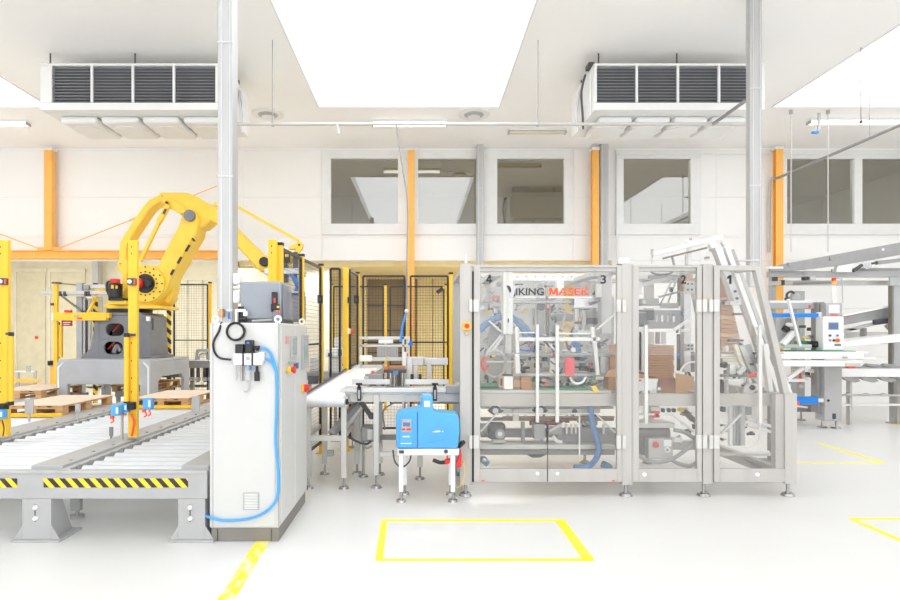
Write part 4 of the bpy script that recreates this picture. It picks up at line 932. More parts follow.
MB().cyl((-1.29, 6.49, .945), (-.81, 6.49, .945), .048, 16).to('end_roller', ROLL, bc)
MB().cyl((-.80, 6.49, .955), (-.775, 6.49, .955), .03, 12).to('bearing', BLACK, bc)
for x, y, zt in ((-1.22, 6.56, .9), (-.83, 6.56, .9), (-1.15, 7.25, .95), (-.76, 7.25, .95), (-1.0, 8.9, 1.08), (-.62, 8.9, 1.08)):
    l = MB().box(x-.03, x+.03, y-.03, y+.03, .12, zt).to('leg', STEEL, bc, .004)
    MB().cyl((x, y, .02), (x, y, .12), .013, 8).cyl((x, y, 0), (x, y, .022), .06, 16, .05).to('levelling_foot', CHROME, l)
MB().box(-1.22, -.83, 6.54, 6.58, .52, .58).to('cross_bar', STEEL, bc, .004)
MB().box(-1.245, -1.195, 6.56, 7.25, .55, .6).to('side_bar', STEEL, bc, .004); MB().box(-.855, -.805, 6.56, 7.25, .55, .6).to('side_bar', STEEL, bc, .004)
MB().bar((-.98, 6.62, .58), (-.66, 6.9, .95), .08, .07).px(327, 333, 451, 456.5, 6.6, .08).to('drive_arm', MID, bc, .006)
# ------------------------------------------------------------------ carton transfer table in front of the machine
Yt = 6.55
tt = thing('transfer_table', 'aluminium transfer conveyor table with clamps, feeding the packing machine from the left', 'conveyor', (fx(410, Yt), Yt, 0))
MB().px(340, 463, 388, 392.5, Yt, .05).to('side_profile', ALU, tt, .004)
MB().px(352, 390, 379.5, 384.5, Yt+.3, .04).to('guide_rail', ALU, tt, .004); MB().px(405, 449, 379.5, 384.5, Yt+.3, .04).to('guide_rail', ALU, tt, .004)
MB().px(345, 450, 391, 394.5, Yt+.05, .5).to('bed', STEEL, tt, .004); MB().px(345, 447, 386.5, 388, Yt+.55, .05).to('rear_profile', ALU, tt, .003)
MB().px(346, 462, 393, 402, Yt+.06, .04).to('apron', STEEL, tt, .004); MB().px(446, 462, 386, 394, Yt-.03, .2).px(440, 460, 396, 404, Yt+.1, .2).to('infeed_block', MID, tt, .008)
for a in (359, 435):
    c = MB().px(a-2, a+2, 387, 401, Yt-.05, .05).to('clamp', BLACK, tt, .006); MB().cyl(P(a, 385, Yt-.02), P(a, 383, Yt-.02), .035, 12).cyl(P(a, 387, Yt-.02), P(a, 385, Yt-.02), .014, 8).to('knob', BLACK, c)
    MB().px(a-1, a+1, 390, 399, Yt-.055, .006).to('slot', GREY, c)
for x, y in ((fx(376, 6.55), 6.6), (fx(380, 7.2), 7.2), (fx(456, 7.2), 7.2), (fx(420, 6.75), 7.0)):
    l = MB().box(x-.03, x+.03, y-.03, y+.03, .14, fz(394, 6.6)).to('leg', STEEL, tt, .004)
    MB().cyl((x, y, .02), (x, y, .14), .012, 8).cyl((x, y, 0), (x, y, .022), .065, 16, .05).to('levelling_foot', CHROME, l)
MB().px(373, 400, 452, 457, 6.6, .04).to('low_bar', STEEL, tt, .004)
x = fx(376, 6.6); MB().box(x-.02, x+.02, 6.63, 7.17, .36, .41).to('low_bar', STEEL, tt, .004); MB().px(380, 460, 435, 440, 7.15, .05).to('low_bar', MID, tt, .004)
# pusher unit on the table
pu = MB().px(389, 405, 366, 370, 7.2, .1).to('pusher_head', CARD, tt, .006)
for a in (386, 390.5, 394.5, 399, 402.5): MB().cyl(P(a, 386, 7.0), P(a, 371, 7.0), .018, 10).to('cylinder', CHROME if a != 399 else DARK, pu)
MB().px(384, 406, 370, 373, 6.98, .25).to('yoke', DARK, pu, .006); MB().px(393, 398, 371, 375, 6.95, .03).to('blue_block', DUCT, pu)
for a, b in ((371, 371), (384.5, 367)): MB().px(a, a+3, b, b+4, 7.1, .1).to('reflector', ORANGE, pu, .006)
for a in (372, 386.5, 412, 420): MB().px(a-1.6, a+1.6, 374.5, 379.5, 7.05, .1).to('foot_clamp', BLACK, tt, .006)
MB().px(365, 383, 374, 379.5, 7.0, .06).to('sensor_bridge', MID, tt, .006); MB().bar(P(366, 380, 7.0), P(382, 370, 7.4), .05, .08).to('side_plate', STEEL, tt)
MB().px(402, 406.5, 352, 386, 7.3, .06).px(407, 412, 358, 384, 7.35, .08).to('upright', ALU, tt, .004); MB().px(408, 424, 357.5, 366, 7.5, .3).to('drive_box', STEEL, tt, .01)
MB().px(413, 418, 366, 381, 7.4, .08).to('bracket', STEEL, tt, .01); MB().px(424, 448, 358, 365, 7.6, .1).to('cross_bar', ALU, tt, .006); MB().px(427, 431, 360, 382, 7.5, .05).to('upright', STEEL, tt)
MB().spline([P(385, 430, 7.0), P(383, 412, 7.0), P(390, 405, 7.0), P(398, 402, 7.0)], .009, 8).to('grey_cable', MID, tt)
# drive under the belt end
MB().bar(P(344, 424, 6.9), P(362, 401, 6.9), .12, .14, (0, 1, 0)).to('chute_plate', STEEL, bc, .006)
MB().bar(P(361, 402, 6.75), P(371, 416, 6.75), .05, .06, (0, 1, 0)).to('damper', DARK, tt, .006); MB().cyl(P(371.5, 416, 6.7), P(371.5, 416, 6.78), .04, 14).to('pulley', DARK, tt)
mo = MB().px(361, 376, 427, 442, 6.85, .25).to('gear_motor', MID, tt, .015); MB().px(367, 373, 429, 440, 6.82, .03).to('motor_cover', STEEL, mo, .006)
MB().spline([P(346, 435, 6.8), P(356, 441, 6.8), P(366, 444, 6.8), P(371, 441, 6.8)], .013, 6).to('black_cable', DARK, tt); MB().spline([P(362, 442, 6.8), P(366, 448, 6.8), P(372, 446, 6.8)], .01, 6).to('grey_cable', MID, tt)
xx = fx(363.5, 7.1); MB().cyl((xx, 7.1, 0), (xx, 7.1, .025), .06, 14, .05).cyl((xx, 7.1, .02), (xx, 7.1, .45), .015, 8).to('levelling_foot', CHROME, tt)
# portal frame with a clear guard behind the table
pf = thing('portal_frame', 'pale portal frame with a hanging grey guard at the far end of the white belt', 'frame', (fx(382, 9.1), 9.1, 0))
Yq = 9.1
MB().px(359, 408, 336.5, 339.5, Yq, .06).px(359, 408, 344.5, 347, Yq, .06).to('cross_bar', ALU, pf, .006)
MB().px(378.5, 393, 339.6, 343.5, Yq-.02, .05).to('nameplate', PAPER, pf, .004)
for a in (407.5, 402): MB().px(a, a+2.4, 336.5, 430, Yq, .06).to('upright', ALU, pf, .004)
MB().px(377, 398, 347, 357, Yq, .02).to('guard_strip_curtain', GREY, pf)
for a in range(378, 398, 3): MB().px(a, a+.5, 347, 357, Yq-.006, .006).to('strip_edge', MID, pf)
MB().px(361, 408, 357.5, 361, Yq-.1, .12).to('lower_rail', ALU, pf, .006); MB().px(359, 372, 355.5, 361.5, Yq-.2, .1).to('end_block', PAPER, pf, .02)
MB().px(403, 405.6, 352, 354.5, Yq-.05, .05).px(405, 408, 353.5, 356, Yq-.05, .05).to('red_sensor', ORANGE, pf); MB().px(386, 388.5, 356.5, 358.5, Yq-.16, .05).to('yellow_sensor', YEL, pf); MB().cyl(P(411, 341, Yq-.05), P(411, 345.5, Yq-.05), .025, 8).px(408, 411, 343, 345, Yq-.06, .04).to('blue_valve', VIVID, pf)
MB().px(359.5, 362, 345, 430, Yq, .06).to('upright', ALU, pf)
for a in (359.5, 402, 407.5):
    x = fx(a+1.2, Yq+.03); MB().box(x-.018, x+.018, Yq, Yq+.06, 0, fz(429, Yq)).to('leg', STEEL, pf)
# machine seen through the fence left of the gate
t = thing('pallet_magazine', 'white machine head with a dark window behind the mesh gate', 'machine', (fx(333, 10.8), 10.8, 0))
MB().px(326, 341, 348, 357, 10.8, .3).to('head', WHITE, t, .02); MB().px(328, 332, 353, 356.5, 10.78, .03).to('window', DARK, t); MB().px(338, 341.5, 349, 356, 10.7, .05).to('side_plate', DARK, t)
MB().px(328, 340, 357, 373, 10.85, .3).to('body', STEEL, t, .02); MB().px(334, 341, 337.5, 347, 10.9, .2).to('top_bracket', ALU, t, .02)
MB().px(310, 320, 358, 372, 11, .3).to('side_box', STEEL, t, .02); MB().px(306, 345, 372, 380, 11.0, .4).to('lower_frame', MID, t, .02)
for a in (308, 322, 334, 342): MB().box(fx(a, 11.1), fx(a+2.5, 11.1), 11.1, 11.2, 0, fz(373, 11.1)).to('leg', MID, t)
MB().px(308, 318, 376, 384, 10.95, .05).to('dark_plate', DARK, t)

# ------------------------------------------------------------------ blue adhesive melter on its stand
Yg = 6.02
gs = thing('melter_stand', 'white four-legged stand under the blue adhesive melter', 'stand', (fx(425, Yg), Yg+.15, 0))
MB().px(397.5, 459, 449, 455.5, Yg, .34).to('tray', WHITE, gs, .006)
for px, dy in ((401, .03), (453, .03), (404, .3), (452, .3)):
    x = fx(px, Yg)
    l = MB().box(x-.022, x+.022, Yg+dy-.02, Yg+dy+.02, .1, fz(455, Yg)).to('leg', WHITE, gs, .004); MB().cyl((x, Yg+dy, .02), (x, Yg+dy, .1), .012, 8).cyl((x, Yg+dy, 0), (x, Yg+dy, .022), .052, 16, .045).to('levelling_foot', CHROME, l)
MB().px(411, 434, 450, 454.3, Yg-.01, .01).to('nameplate', PAPER, gs); MB().cyl(P(439.5, 452, Yg-.03), P(439.5, 452, Yg), .03, 14).to('knob', PAPER, gs); MB().cyl(P(446, 451.5, Yg-.02), P(446, 451.5, Yg), .02, 12).to('socket', DARK, gs); MB().px(399, 404, 450.5, 453.5, Yg-.01, .01).to('connector', DARK, gs)
t = thing('adhesive_melter', 'bright blue adhesive melter with a small display, beside the packing machine', 'melter', (fx(428, Yg), Yg+.15, fz(449, Yg)))
def gx(p): return fx(p, Yg)
def gz(q): return fz(q, Yg)
D = .3
MB().prism([(gx(a), gz(b)) for a, b in ((396, 448.6), (395.8, 415.5), (397.5, 412.8), (410, 410.2), (419.5, 408.2), (421, 406), (421.4, 397.5), (423, 396.2), (431, 396.2), (432.6, 397.6), (433, 409), (435, 412.2), (438, 413.2), (452, 413.6), (457.5, 414.6), (459.6, 420), (459.8, 432), (458.4, 446), (457, 449))], Yg+.005, Yg+D).to('housing', BLUE, t, .018, 3)
MB().px(399.6, 413, 419, 447.5, Yg-.008, .014).to('front_cover', BLUE, t, .006)
MB().px(417, 418, 412, 448, Yg-.001, .008).to('panel_joint', mat('blue_joint', (30, 105, 170), .5), t)
d = MB().px(401.5, 411.5, 419.5, 432.2, Yg-.016, .01).to('control_display', GREY, t, .003)
MB().px(403, 410, 422.5, 426.5, Yg-.02, .005).to('screen', SCRBLUE, d); MB().px(402.2, 405, 428.4, 430.4, Yg-.02, .005).px(406.5, 410.8, 428.4, 430.4, Yg-.02, .005).to('red_indicator', RED, d)
MB().px(424.2, 430, 401, 407, Yg-.002, .01).to('white_label', PAPER, t, .002); MB().px(402.8, 409.6, 436, 437.2, Yg-.0105, .003).to('print', PAPER, t); MB().px(400.6, 411.2, 443.2, 443.8, Yg-.0105, .003).to('print', PAPER, t)
el = []
for k in range(33):
    a = 2*pi*k/32; el.append(P(438.6+9*cos(a), 430.6+5.2*sin(a)-.10*9*cos(a), Yg+.003))
MB().tube(el[:-1], .004, 6, True).to('oval_emblem', mat('emblem_blue', (110, 180, 240), .4), t)
MB().pxprism([(432, 432.2), (436.5, 430.9), (440, 430.8), (440.4, 431.9), (436, 432.2)], Yg-.001, .006).pxprism([(442, 431.4), (443.2, 431.2), (443.4, 432), (442, 432.2)], Yg-.001, .006).to('wordmark', PAPER, t)
MB().spline([P(419, 444, Yg+.004), P(432, 441.5, Yg+.004), P(447, 438, Yg+.004), P(457, 433, Yg+.004)], .005, 6).to('rib_line', mat('rib_blue', (95, 172, 236), .4), t)
MB().cyl(P(460, 443, Yg+.1), P(462, 445.5, Yg+.1), .05, 12).to('hose_port', BLACK, t, .004)
t = thing('red_hose_guard', 'red padded hose end hanging beside the blue adhesive melter', 'hose', P(457.6, 460, Yg+.1))
MB().pxprism([(461, 449), (459.5, 455), (456, 463), (456.4, 467), (459, 468.4), (461.4, 467.5), (461.8, 455)], Yg+.02, .08).to('sleeve', RED, t, .02)
t = thing('red_lever', 'small red plastic flap under the blue adhesive melter', 'flap', P(447.5, 461, Yg+.05)); MB().pxprism([(444.6, 460), (450.4, 458.6), (449.6, 463.6), (445.4, 465)], Yg+.06, .05).to('flap', RED, t, .006); MB().px(446.5, 448, 455, 460, Yg+.08, .02).to('hinge', RED, t)
t = thing('melter_cable', 'thin black cable loop under the melter stand', 'cable', P(404, 465, Yg+.2)); MB().spline([P(393, 450, Yg+.2), P(395, 462, Yg+.2), P(402, 467, Yg+.2), P(409, 462, Yg+.2), P(411, 455, Yg+.2)], .008, 6).to('cable', DARK, t); MB().spline([P(433, 460, Yg+.2), P(440, 462.5, Yg+.2), P(446, 462, Yg+.15)], .02, 8).to('hose_end', DARK, t)
t = thing('yellow_cable', 'thin yellow cable looping by the left foot of the packing machine', 'cable', P(458, 486, 6.1)); MB().spline([P(452.5, 467, 6.1), P(453, 476, 6.1), P(455, 485, 6.1), P(459, 487, 6.1), P(463, 482, 6.1), P(464.5, 470, 6.1), P(463.5, 462, 6.15)], .0042, 6).to('cable', YEL, t); MB().sphere(P(452.7, 467, 6.1), .012).sphere(P(463.5, 461.5, 6.15), .012).to('plug', YEL, t)
# ------------------------------------------------------------------ the packing machine
YM = 6.22; YRr = 7.88                              # front and rear plane of its frame
pm = thing('packing_machine', 'large steel carton packing machine with clear numbered guard doors in the middle of the hall', 'machine', (fx(628, YM), YM+.8, 0))
def M(name, mt, a, b, c, d, Y=YM, dep=.06, parent=None, bev=.004): return MB().px(a, b, c, d, Y, dep).to(name, mt, parent or pm, bev)
def rear(px): return px
# uprights
posts = [(460, 472, 263.5, 485), (622, 633, 264, 485), (703, 713, 264, 484)]
for a, b, c, d in posts:
    p = M('upright', FRAME, a, b, c, d, YM, .11)
    M('post_groove', MID, b-1.2, b-.7, c+1, d-1, YM-.002, .004, p, 0)
M('upright', FRAME, 785, 797, 393.5, 484, YM, .11)
M('upright', FRAME, 775.5, 785, 394, 470, YM+.02, .08)
xr = [fx(466, YM), fx(627, YM), fx(708, YM), fx(786, YM)]
for i, x in enumerate(xr):
    top = fz(264, YM)
    MB().box(x-.05, x+.05, YRr-.1, YRr, .13, top).to('rear_upright', FRAME, pm, .004)
for px in (466, 627.5, 706, 791):
    for Y in (YM+.055, YRr-.05):
        x = fx(px, YM)
        f = MB().cyl((x, Y, .02), (x, Y, fz(484.5, YM)+.005), .018, 10).to('levelling_foot', CHROME, pm); MB().cyl((x, Y, 0), (x, Y, .03), .07, 20, .055).cyl((x, Y, .03), (x, Y, .045), .03, 10).to('foot_pad', CHROME, f, .003)
M('lifting_lug', ALU, 464.5, 467.5, 255.5, 263.5, YM+.04, .03); M('lifting_lug', ALU, 618.5, 630, 257.5, 264, YM+.02, .08)
# horizontal frame
M('top_rail', FRAME, 472, 622, 264.8, 271.5, YM+.02, .08); M('top_rail', FRAME, 633, 703, 265.3, 271, YM+.02, .08); M('top_rail', FRAME, 713, 757, 265.3, 270.6, YM+.02, .08)
for x in xr[:3]: MB().box(x-.04, x+.04, YM+.11, YRr-.1, fz(270, YM), fz(264.5, YM)).to('side_rail', FRAME, pm, .004)
MB().box(xr[0], xr[2], YRr-.08, YRr, fz(270, YM), fz(264.5, YM)).to('rear_top_rail', FRAME, pm, .004)
M('middle_beam', FRAME, 472, 622, 394, 406, YM+.12, .1); M('middle_beam', FRAME, 633, 703, 394, 406, YM+.12, .1); M('middle_beam', FRAME, 713, 785, 394, 405.5, YM+.12, .1)
for x in xr: MB().box(x-.04, x+.04, YM+.11, YRr-.1, fz(406, YM), fz(394, YM)).to('side_beam', FRAME, pm, .004)
MB().box(xr[0], xr[3], YRr-.08, YRr, .18, .3).to('rear_lower_beam', FRAME, pm, .004)
MB().box(xr[0], xr[3], YRr-.08, YRr, fz(406, YM), fz(394, YM)).to('rear_beam', FRAME, pm, .004)
for x in (xr[0], xr[3]): MB().box(x-.04, x+.04, YM+.11, YRr-.1, .16, .28).to('side_lower_beam', FRAME, pm, .004)
MB().bar(P(756, 267.5, YM+.06), P(785, 394.5, YM+.06), .065, .08, (0, 1, 0)).to('sloping_post', FRAME, pm, .004)
MB().bar(P(756, 267.5, YM+.06)+Vector((0, 1.5, 0)), P(785, 394.5, YM+.06)+Vector((0, 1.5, 0)), .065, .08, (0, 1, 0)).to('sloping_post', FRAME, pm, .004)
MB().box(fx(721, YM), fx(757, YM), YRr-.09, YRr-.02, fz(270, YM), fz(265, YM)).to('rear_top_rail', FRAME, pm, .004)
MB().box(fx(752, YM), fx(757, YM), YM+.1, YRr-.05, fz(270, YM), fz(266, YM)).to('side_rail', FRAME, pm, .004)
# guard doors
def door(a, b, c, d, num, npx, pulls, right=None):
    dm = MB()
    Y = YM-.004; t = .05
    sw = 6
    dm.px(a, a+sw, c, d, Y, t)
    if right is None: dm.px(b-sw*.8, b, c, d, Y, t)
    dm.px(a+sw, b if right else b-sw*.8, 469, d, Y+.004, t-.008)
    if right is None: dm.px(a+sw, b-sw*.8, c, c+1.4, Y, t)
    dr = dm.to('guard_door', FRAME, pm, .003)
    if right: 
        MB().pxprism([(a+sw, 271), (757, 271), (785, 394), (785, 469), (a+sw, 469)], Y+.02, .008).to('clear_panel', DOORPANE, dr)
    else: MB().px(a+sw, b-sw*.8, c+1.4, 469, Y+.02, .008).to('clear_panel', DOORPANE, dr)
    for p in pulls:
        MB().px(p[0], p[1], p[2], p[3], Y-.05, .03).px(p[0]+.4, p[1]-.4, p[2]+2, p[2]+4.5, Y-.03, .06).px(p[0]+.4, p[1]-.4, p[3]-5, p[3]-2, Y-.03, .06).to('pull_bar', HANDLE, dr, .004)
    if num == '1': MB().pxprism([(729.3, 275), (731.6, 275), (731.6, 284), (729.3, 284), (729.3, 278.2), (727.2, 279.2), (727.2, 277.4)], Y+.014, .003).to('door_number', NUMB, dr)
    elif num == '4':
        nx = lambda u: fx(npx[0]+(npx[1]-npx[0])*u, Y); nz = lambda v: fz(npx[3]+(npx[2]-npx[3])*v, Y); yy = Y+.016
        MB().bar((nx(.66), yy, nz(0)), (nx(.66), yy, nz(1)), .017, .003, (0, 1, 0)).bar((nx(-.02), yy+.0005, nz(.3)), (nx(1.02), yy+.0005, nz(.3)), .016, .003, (0, 1, 0)).bar((nx(.08), yy+.001, nz(.3)), (nx(.6), yy+.001, nz(.96)), .016, .003, (0, 1, 0)).to('door_number', NUMB, dr)
    else: text(num, fx(npx[0], Y), fx(npx[1], Y), fz(npx[3], Y), fz(npx[2], Y), Y+.018, NUMB, 'door_number', dr, .018)
    return dr
dA = door(474, 622, 266, 482, '4', (486.5, 492.2, 274.8, 283), [(536, 539.2, 324.5, 422.5), (555.8, 559.2, 325, 422.5)])
text('3', fx(601, YM), fx(606.6, YM), fz(283.6, YM), fz(275, YM), YM+.014, NUMB, 'door_number', dA, .018)
MB().px(547.2, 548, 424, 482, YM-.006, .004).to('leaf_gap', DARK, dA); 
for px in (537.5, 557.5): MB().cyl(P(px, 473.5, YM-.01), P(px, 473.5, YM), .018, 12).to('lock_screw', PAPER, dA)
for px in (481.5, 612): MB().px(px, px+3, 480, 481.5, YM-.006, .004).to('red_mark', PINK, dA)
dB = door(633, 702, 266, 482, '2', (681.5, 687, 275, 283.5), [(645, 648.3, 325, 423.5)])
dC = door(714, 785, 266, 482, '1', (727.2, 731.6, 275, 284), [(759, 762.5, 325, 423.5)], True)
for px, dd in ((644.5, dB), (757.5, dC)): MB().cyl(P(px, 474.5, YM-.01), P(px, 474.5, YM), .02, 12).to('lock_screw', PAPER, dd)
# latches on the posts
for y0, y1 in ((299.5, 312), (435.5, 449)):
    for a, b in ((469, 472.5), (473.5, 479), (617, 621.5), (622.5, 626.5), (697, 702), (703, 707.5), (709.6, 713.6), (714.2, 719.6)):
        l = M('latch', HANDLE, a, b, y0, y1, YM-.035, .035, None, .006)
        if y0 < 320 and a in (469, 622.5, 703, 709.6): M('yellow_dot', YEL, a+.5, a+2.5, y0-1.2, y0+.2, YM-.02, .01, l, 0)
    MB().px(472.6, 473.4, y0+1, y1-1, YM-.02, .02).to('latch_gap', BLACK, pm)
M('door_gap', BLACK, 472.2, 473.6, 268, 482, YM+.03, .03, None, 0); M('door_gap', DARK, 702.2, 703, 268, 482, YM+.02, .03, None, 0); M('door_gap', DARK, 713, 714, 268, 482, YM+.02, .03, None, 0)
# emergency stop
e = M('stop_plate', YEL, 463, 471, 322, 330.2, YM-.03, .03, None, .004); MB().cyl(P(467, 326, YM-.03), P(467, 326, YM-.045), .014, 12).cyl(P(467, 326, YM-.045), P(467, 326, YM-.065), .026, 16).to('stop_button', RED, e, .003)
e = M('key_switch', GREY, 464.8, 468.5, 330.5, 335.5, YM-.02, .02, None, .003); M('yellow_cap', YEL, 465.8, 467.6, 332.4, 334.6, YM-.026, .006, e, 0)
# lettering on the clear door
zL0, zL1 = fz(295.2, YM), fz(288, YM); YL = YM+.013
text('IKING', fx(516.2, YM), fx(544.2, YM), zL0, zL1, YL, LETTER, 'lettering', dA, .016)
text('ASEK', fx(558.6, YM), fx(590.2, YM), zL0, zL1, YL, LOGOR, 'lettering', dA, .012)
mx0, mx1 = fx(549.5, YM), fx(558.2, YM)
MB().prism([(mx0+(mx1-mx0)*u, zL0+(zL1-zL0)*v) for u, v in ((0, 0), (0, 1), (.28, 1), (.5, .45), (.72, 1), (1, 1), (1, 0), (.78, 0), (.78, .6), (.57, .08), (.43, .08), (.22, .6), (.22, 0))], YL-.0015, YL+.0015).to('lettering', LOGOR, dA)
MB().pxprism([(506.4, 285.4), (509.4, 285.8), (510.6, 287.6), (512.2, 292.8), (509.8, 292.8)], YL-.002, .003).to('lettering', LETTER, dA)
MB().pxprism([(508.8, 293.2), (509.6, 296.4), (511.6, 298), (513.6, 297.2), (514.4, 293.5), (514.9, 289.5), (516.6, 286.8), (520.4, 285.2), (515.8, 285.4), (512.6, 287.6), (511, 291.5), (510.4, 294)], YL-.003, .003).to('horn_emblem', HORN, dA)
MB().pxprism([(513.2, 297), (514.6, 293.2), (515.2, 289.4), (515.4, 296)], YL-.004, .003).to('horn_emblem', LETTER, dA)
MB().px(547.8, 592, 296.7, 297.6, YL-.002, .003).to('lettering', PAPER, dA); MB().px(516, 546, 296.7, 297.4, YL-.002, .003).to('lettering', PAPER, dA)

# ---- inside, behind the double door (4 and 3)
def I(name, mt, a, b, c, d, Y, dep=.08, parent=None, bev=.006): return MB().px(a, b, c, d, Y, dep).to(name, mt, parent or pm, bev)
def rod(name, mt, p, q, Y, r=.012, Y2=None, parent=None): return MB().cyl(P(p[0], p[1], Y), P(q[0], q[1], Y2 or Y), r, 10).to(name, mt, parent or pm)
def hose(name, mt, pts, Y, r=.02, parent=None): return MB().spline([P(a, b, Y+(q[0] if q else 0)) for a, b, *q in pts], r, 8).to(name, mt, parent or pm)
def flat(name, mt, p, q, Y, wd, dep=.04, parent=None): return MB().bar(P(p[0], p[1], Y), P(q[0], q[1], Y), wd, dep, (0, 1, 0)).to(name, mt, parent or pm, .004)
I('header_plate', WHITE, 512, 600, 273.5, 281, 7.2, .05); I('header_plate', ALU, 481, 497, 273.5, 277.5, 7.0, .1); I('header_plate', STEEL, 481, 490, 284, 302, 7.3, .2)
for k in range(9): I('fixing_screw', DARK, 517+k*9, 518.2+k*9, 276, 277, 7.19, .012, None, 0)
for x, mtx in ((fx(607, YM), STEEL), (fx(502, YM), STEEL)): MB().box(x-.09, x+.03, 6.5, YRr-.1, fz(276.5, 6.5), fz(271.5, 6.5)).to('roof_beam', mtx, pm, .006)
I('inner_column', WHITE, 503.2, 513, 271.5, 334.5, 6.62, .16); I('inner_column', STEEL, 505.5, 511.5, 334.5, 394, 6.66, .1); I('slot', BLACK, 507.7, 509, 318.5, 322.5, 6.615, .01, None, 0)
c = I('inner_column', ALU, 601.5, 612, 271.5, 334, 6.7, .14); I('column_plate', WHITE, 597, 602, 284, 297, 6.68, .08, c)
I('inner_column', STEEL, 596, 601, 284, 330, 7.3, .12); I('inner_column', PAPER, 557, 564, 279, 292, 7.1, .1)
# rear guard panels with slits and warning triangles
for a, b in ((479, 512), (513, 533), (534, 545), (547, 563), (574, 598)):
    g_ = I('rear_panel', STEEL if a not in (534, 547) else ALU, a, b, 281, 391, 7.6, .02, None, .003)
    for k in range(3): I('panel_slit', DARK, a+2+k*5, a+5+k*5, 309+(k % 2)*3, 309.6+(k % 2)*3, 7.592, .008, g_, 0)
I('rear_panel', STEEL, 563, 574, 346, 391, 7.6, .02); I('rear_panel', STEEL, 598.5, 614, 296, 391, 7.65, .02)
I('rear_channel', BRONZE, 546, 549.5, 296, 340, 7.55, .04); I('rear_channel', GREY, 538, 544, 283, 338, 7.5, .05)
for a, b in ((486.8, 310.5), (524, 310.5)): MB().pxprism([(a-2.6, b+2.2), (a+2.6, b+2.2), (a, b-2.4)], 7.57, .006).to('warning_triangle', YEL, pm)
o_ = I('orange_plate', ORANGE, 492, 499.5, 295.5, 301, 6.9, .04); MB().cyl(P(495.3, 298.2, 6.9), P(495.3, 298.2, 6.88), .028, 14).to('blue_dial', SCREEN, o_)
I('valve_block', STEEL, 490, 500, 304, 308, 6.95, .08); I('valve_block', CHROME, 493, 498.5, 308, 313.5, 6.95, .06); I('valve_stem', DARK, 494.5, 496.5, 313.5, 321, 6.95, .05)
rod('rail_rod', CHROME, (514, 302.3), (573, 302), 6.6, .018); I('rail_carriage', ALU, 573.5, 597, 298, 308, 6.6, .14); I('end_bracket', DARK, 571, 574.5, 299, 305, 6.58, .1)
rod('knuckle', DARK, (590, 303.5), (599, 299.5), 6.55, .025); rod('knuckle', CHROME, (590, 301.5), (596, 300), 6.52, .018)
I('gripper_column', ALU, 575, 579, 308, 338, 6.8, .07); I('gripper_column', STEEL, 581, 586, 310, 332, 6.85, .06); rod('copper_joint', COPPER, (579, 321), (582, 316.5), 6.75, .016); I('black_clamp', BLACK, 576, 583, 321.5, 324, 6.75, .06)
I('motor_block', MID, 586, 602, 311, 318, 6.9, .15); I('motor_block', DARK, 588, 602, 318, 324, 6.95, .15); I('valve_island', ALU, 577, 595, 330, 334, 6.7, .08); rod('cylinder', CHROME, (583, 334), (583, 310), 6.72, .012)
I('coupling', STEEL, 538, 544, 303, 309.5, 7.0, .1); rod('coupling_ring', DARK, (541, 306.5), (541, 306.5), 7.0, .05, 6.97); I('red_knob', PINK, 547, 549.5, 304.5, 308.5, 7.0, .03)
I('yellow_cable_tray', BRONZE, 533, 535, 308, 325, 7.0, .03); I('bracket', MID, 557, 574, 314, 320.5, 7.2, .1); rod('sensor_eye', DARK, (553.5, 318), (553.5, 318), 7.15, .03, 7.1)
# blue hoses above
hose('blue_hose', DUCT, [(479, 331), (485, 325), (492, 320.5), (498, 317.6), (504, 317)], 6.75, .036); hose('blue_hose', DUCT, [(512, 317.5), (517, 321), (522, 328), (526, 337), (531, 345), (535.5, 351)], 6.8, .034); hose('blue_hose', DUCT, [(513, 318), (521, 322.5), (527, 329), (533, 335), (545, 338.5, .1), (553, 341, .2)], 6.95, .03)
hose('blue_hose', VIVID, [(520, 350), (525, 350.8), (533, 350.5)], 6.9, .012); hose('blue_hose', DUCT, [(576, 343), (577.5, 350), (580, 358), (583, 365)], 6.9, .04); hose('blue_hose', VIVID, [(571, 346), (574, 341), (577, 344), (577.5, 351)], 6.85, .014)
# inclined chute plates at the left
MB().pxprism([(491, 324), (503, 332), (503, 345), (489, 352), (488, 338)], 6.95, .05).to('chute_plate', MID, pm, .004); I('black_pulley', BLACK, 499, 503, 325, 333, 6.8, .06, None, .02)
flat('white_link', WHITE, (489, 321), (502, 332.5), 6.7, .02); flat('arm_link', ALU, (503, 336), (489.5, 355), 6.75, .03); flat('arm_link', ALU, (501, 335), (486.5, 353), 6.78, .025)
# white tubular frame on the machine
flat('white_tube', WHITE, (517, 339.2), (600, 339.2), 6.5, .04); flat('white_tube', WHITE, (516.6, 327), (517.5, 353), 6.5, .035); flat('white_tube', WHITE, (592.6, 327), (597.8, 375), 6.5, .04); flat('white_tube', WHITE, (517, 354), (518, 373.5), 6.5, .05)
rod('thin_rod', PAPER, (514, 332.6), (536, 332.6), 6.6, .008); rod('thin_rod', PAPER, (555, 333.6), (592, 333.6), 6.6, .01)
flat('white_tube', WHITE, (597, 329.5), (616, 313), 6.45, .016); flat('white_tube', WHITE, (497, 413), (480.5, 431.5), 6.5, .016); flat('white_tube', WHITE, (497, 413.5), (596, 413.5), 6.5, .016); flat('white_tube', WHITE, (595.5, 413.5), (615, 432.5), 6.5, .016); rod('thin_rod', PAPER, (579.5, 415), (579.5, 457), 6.5, .008)
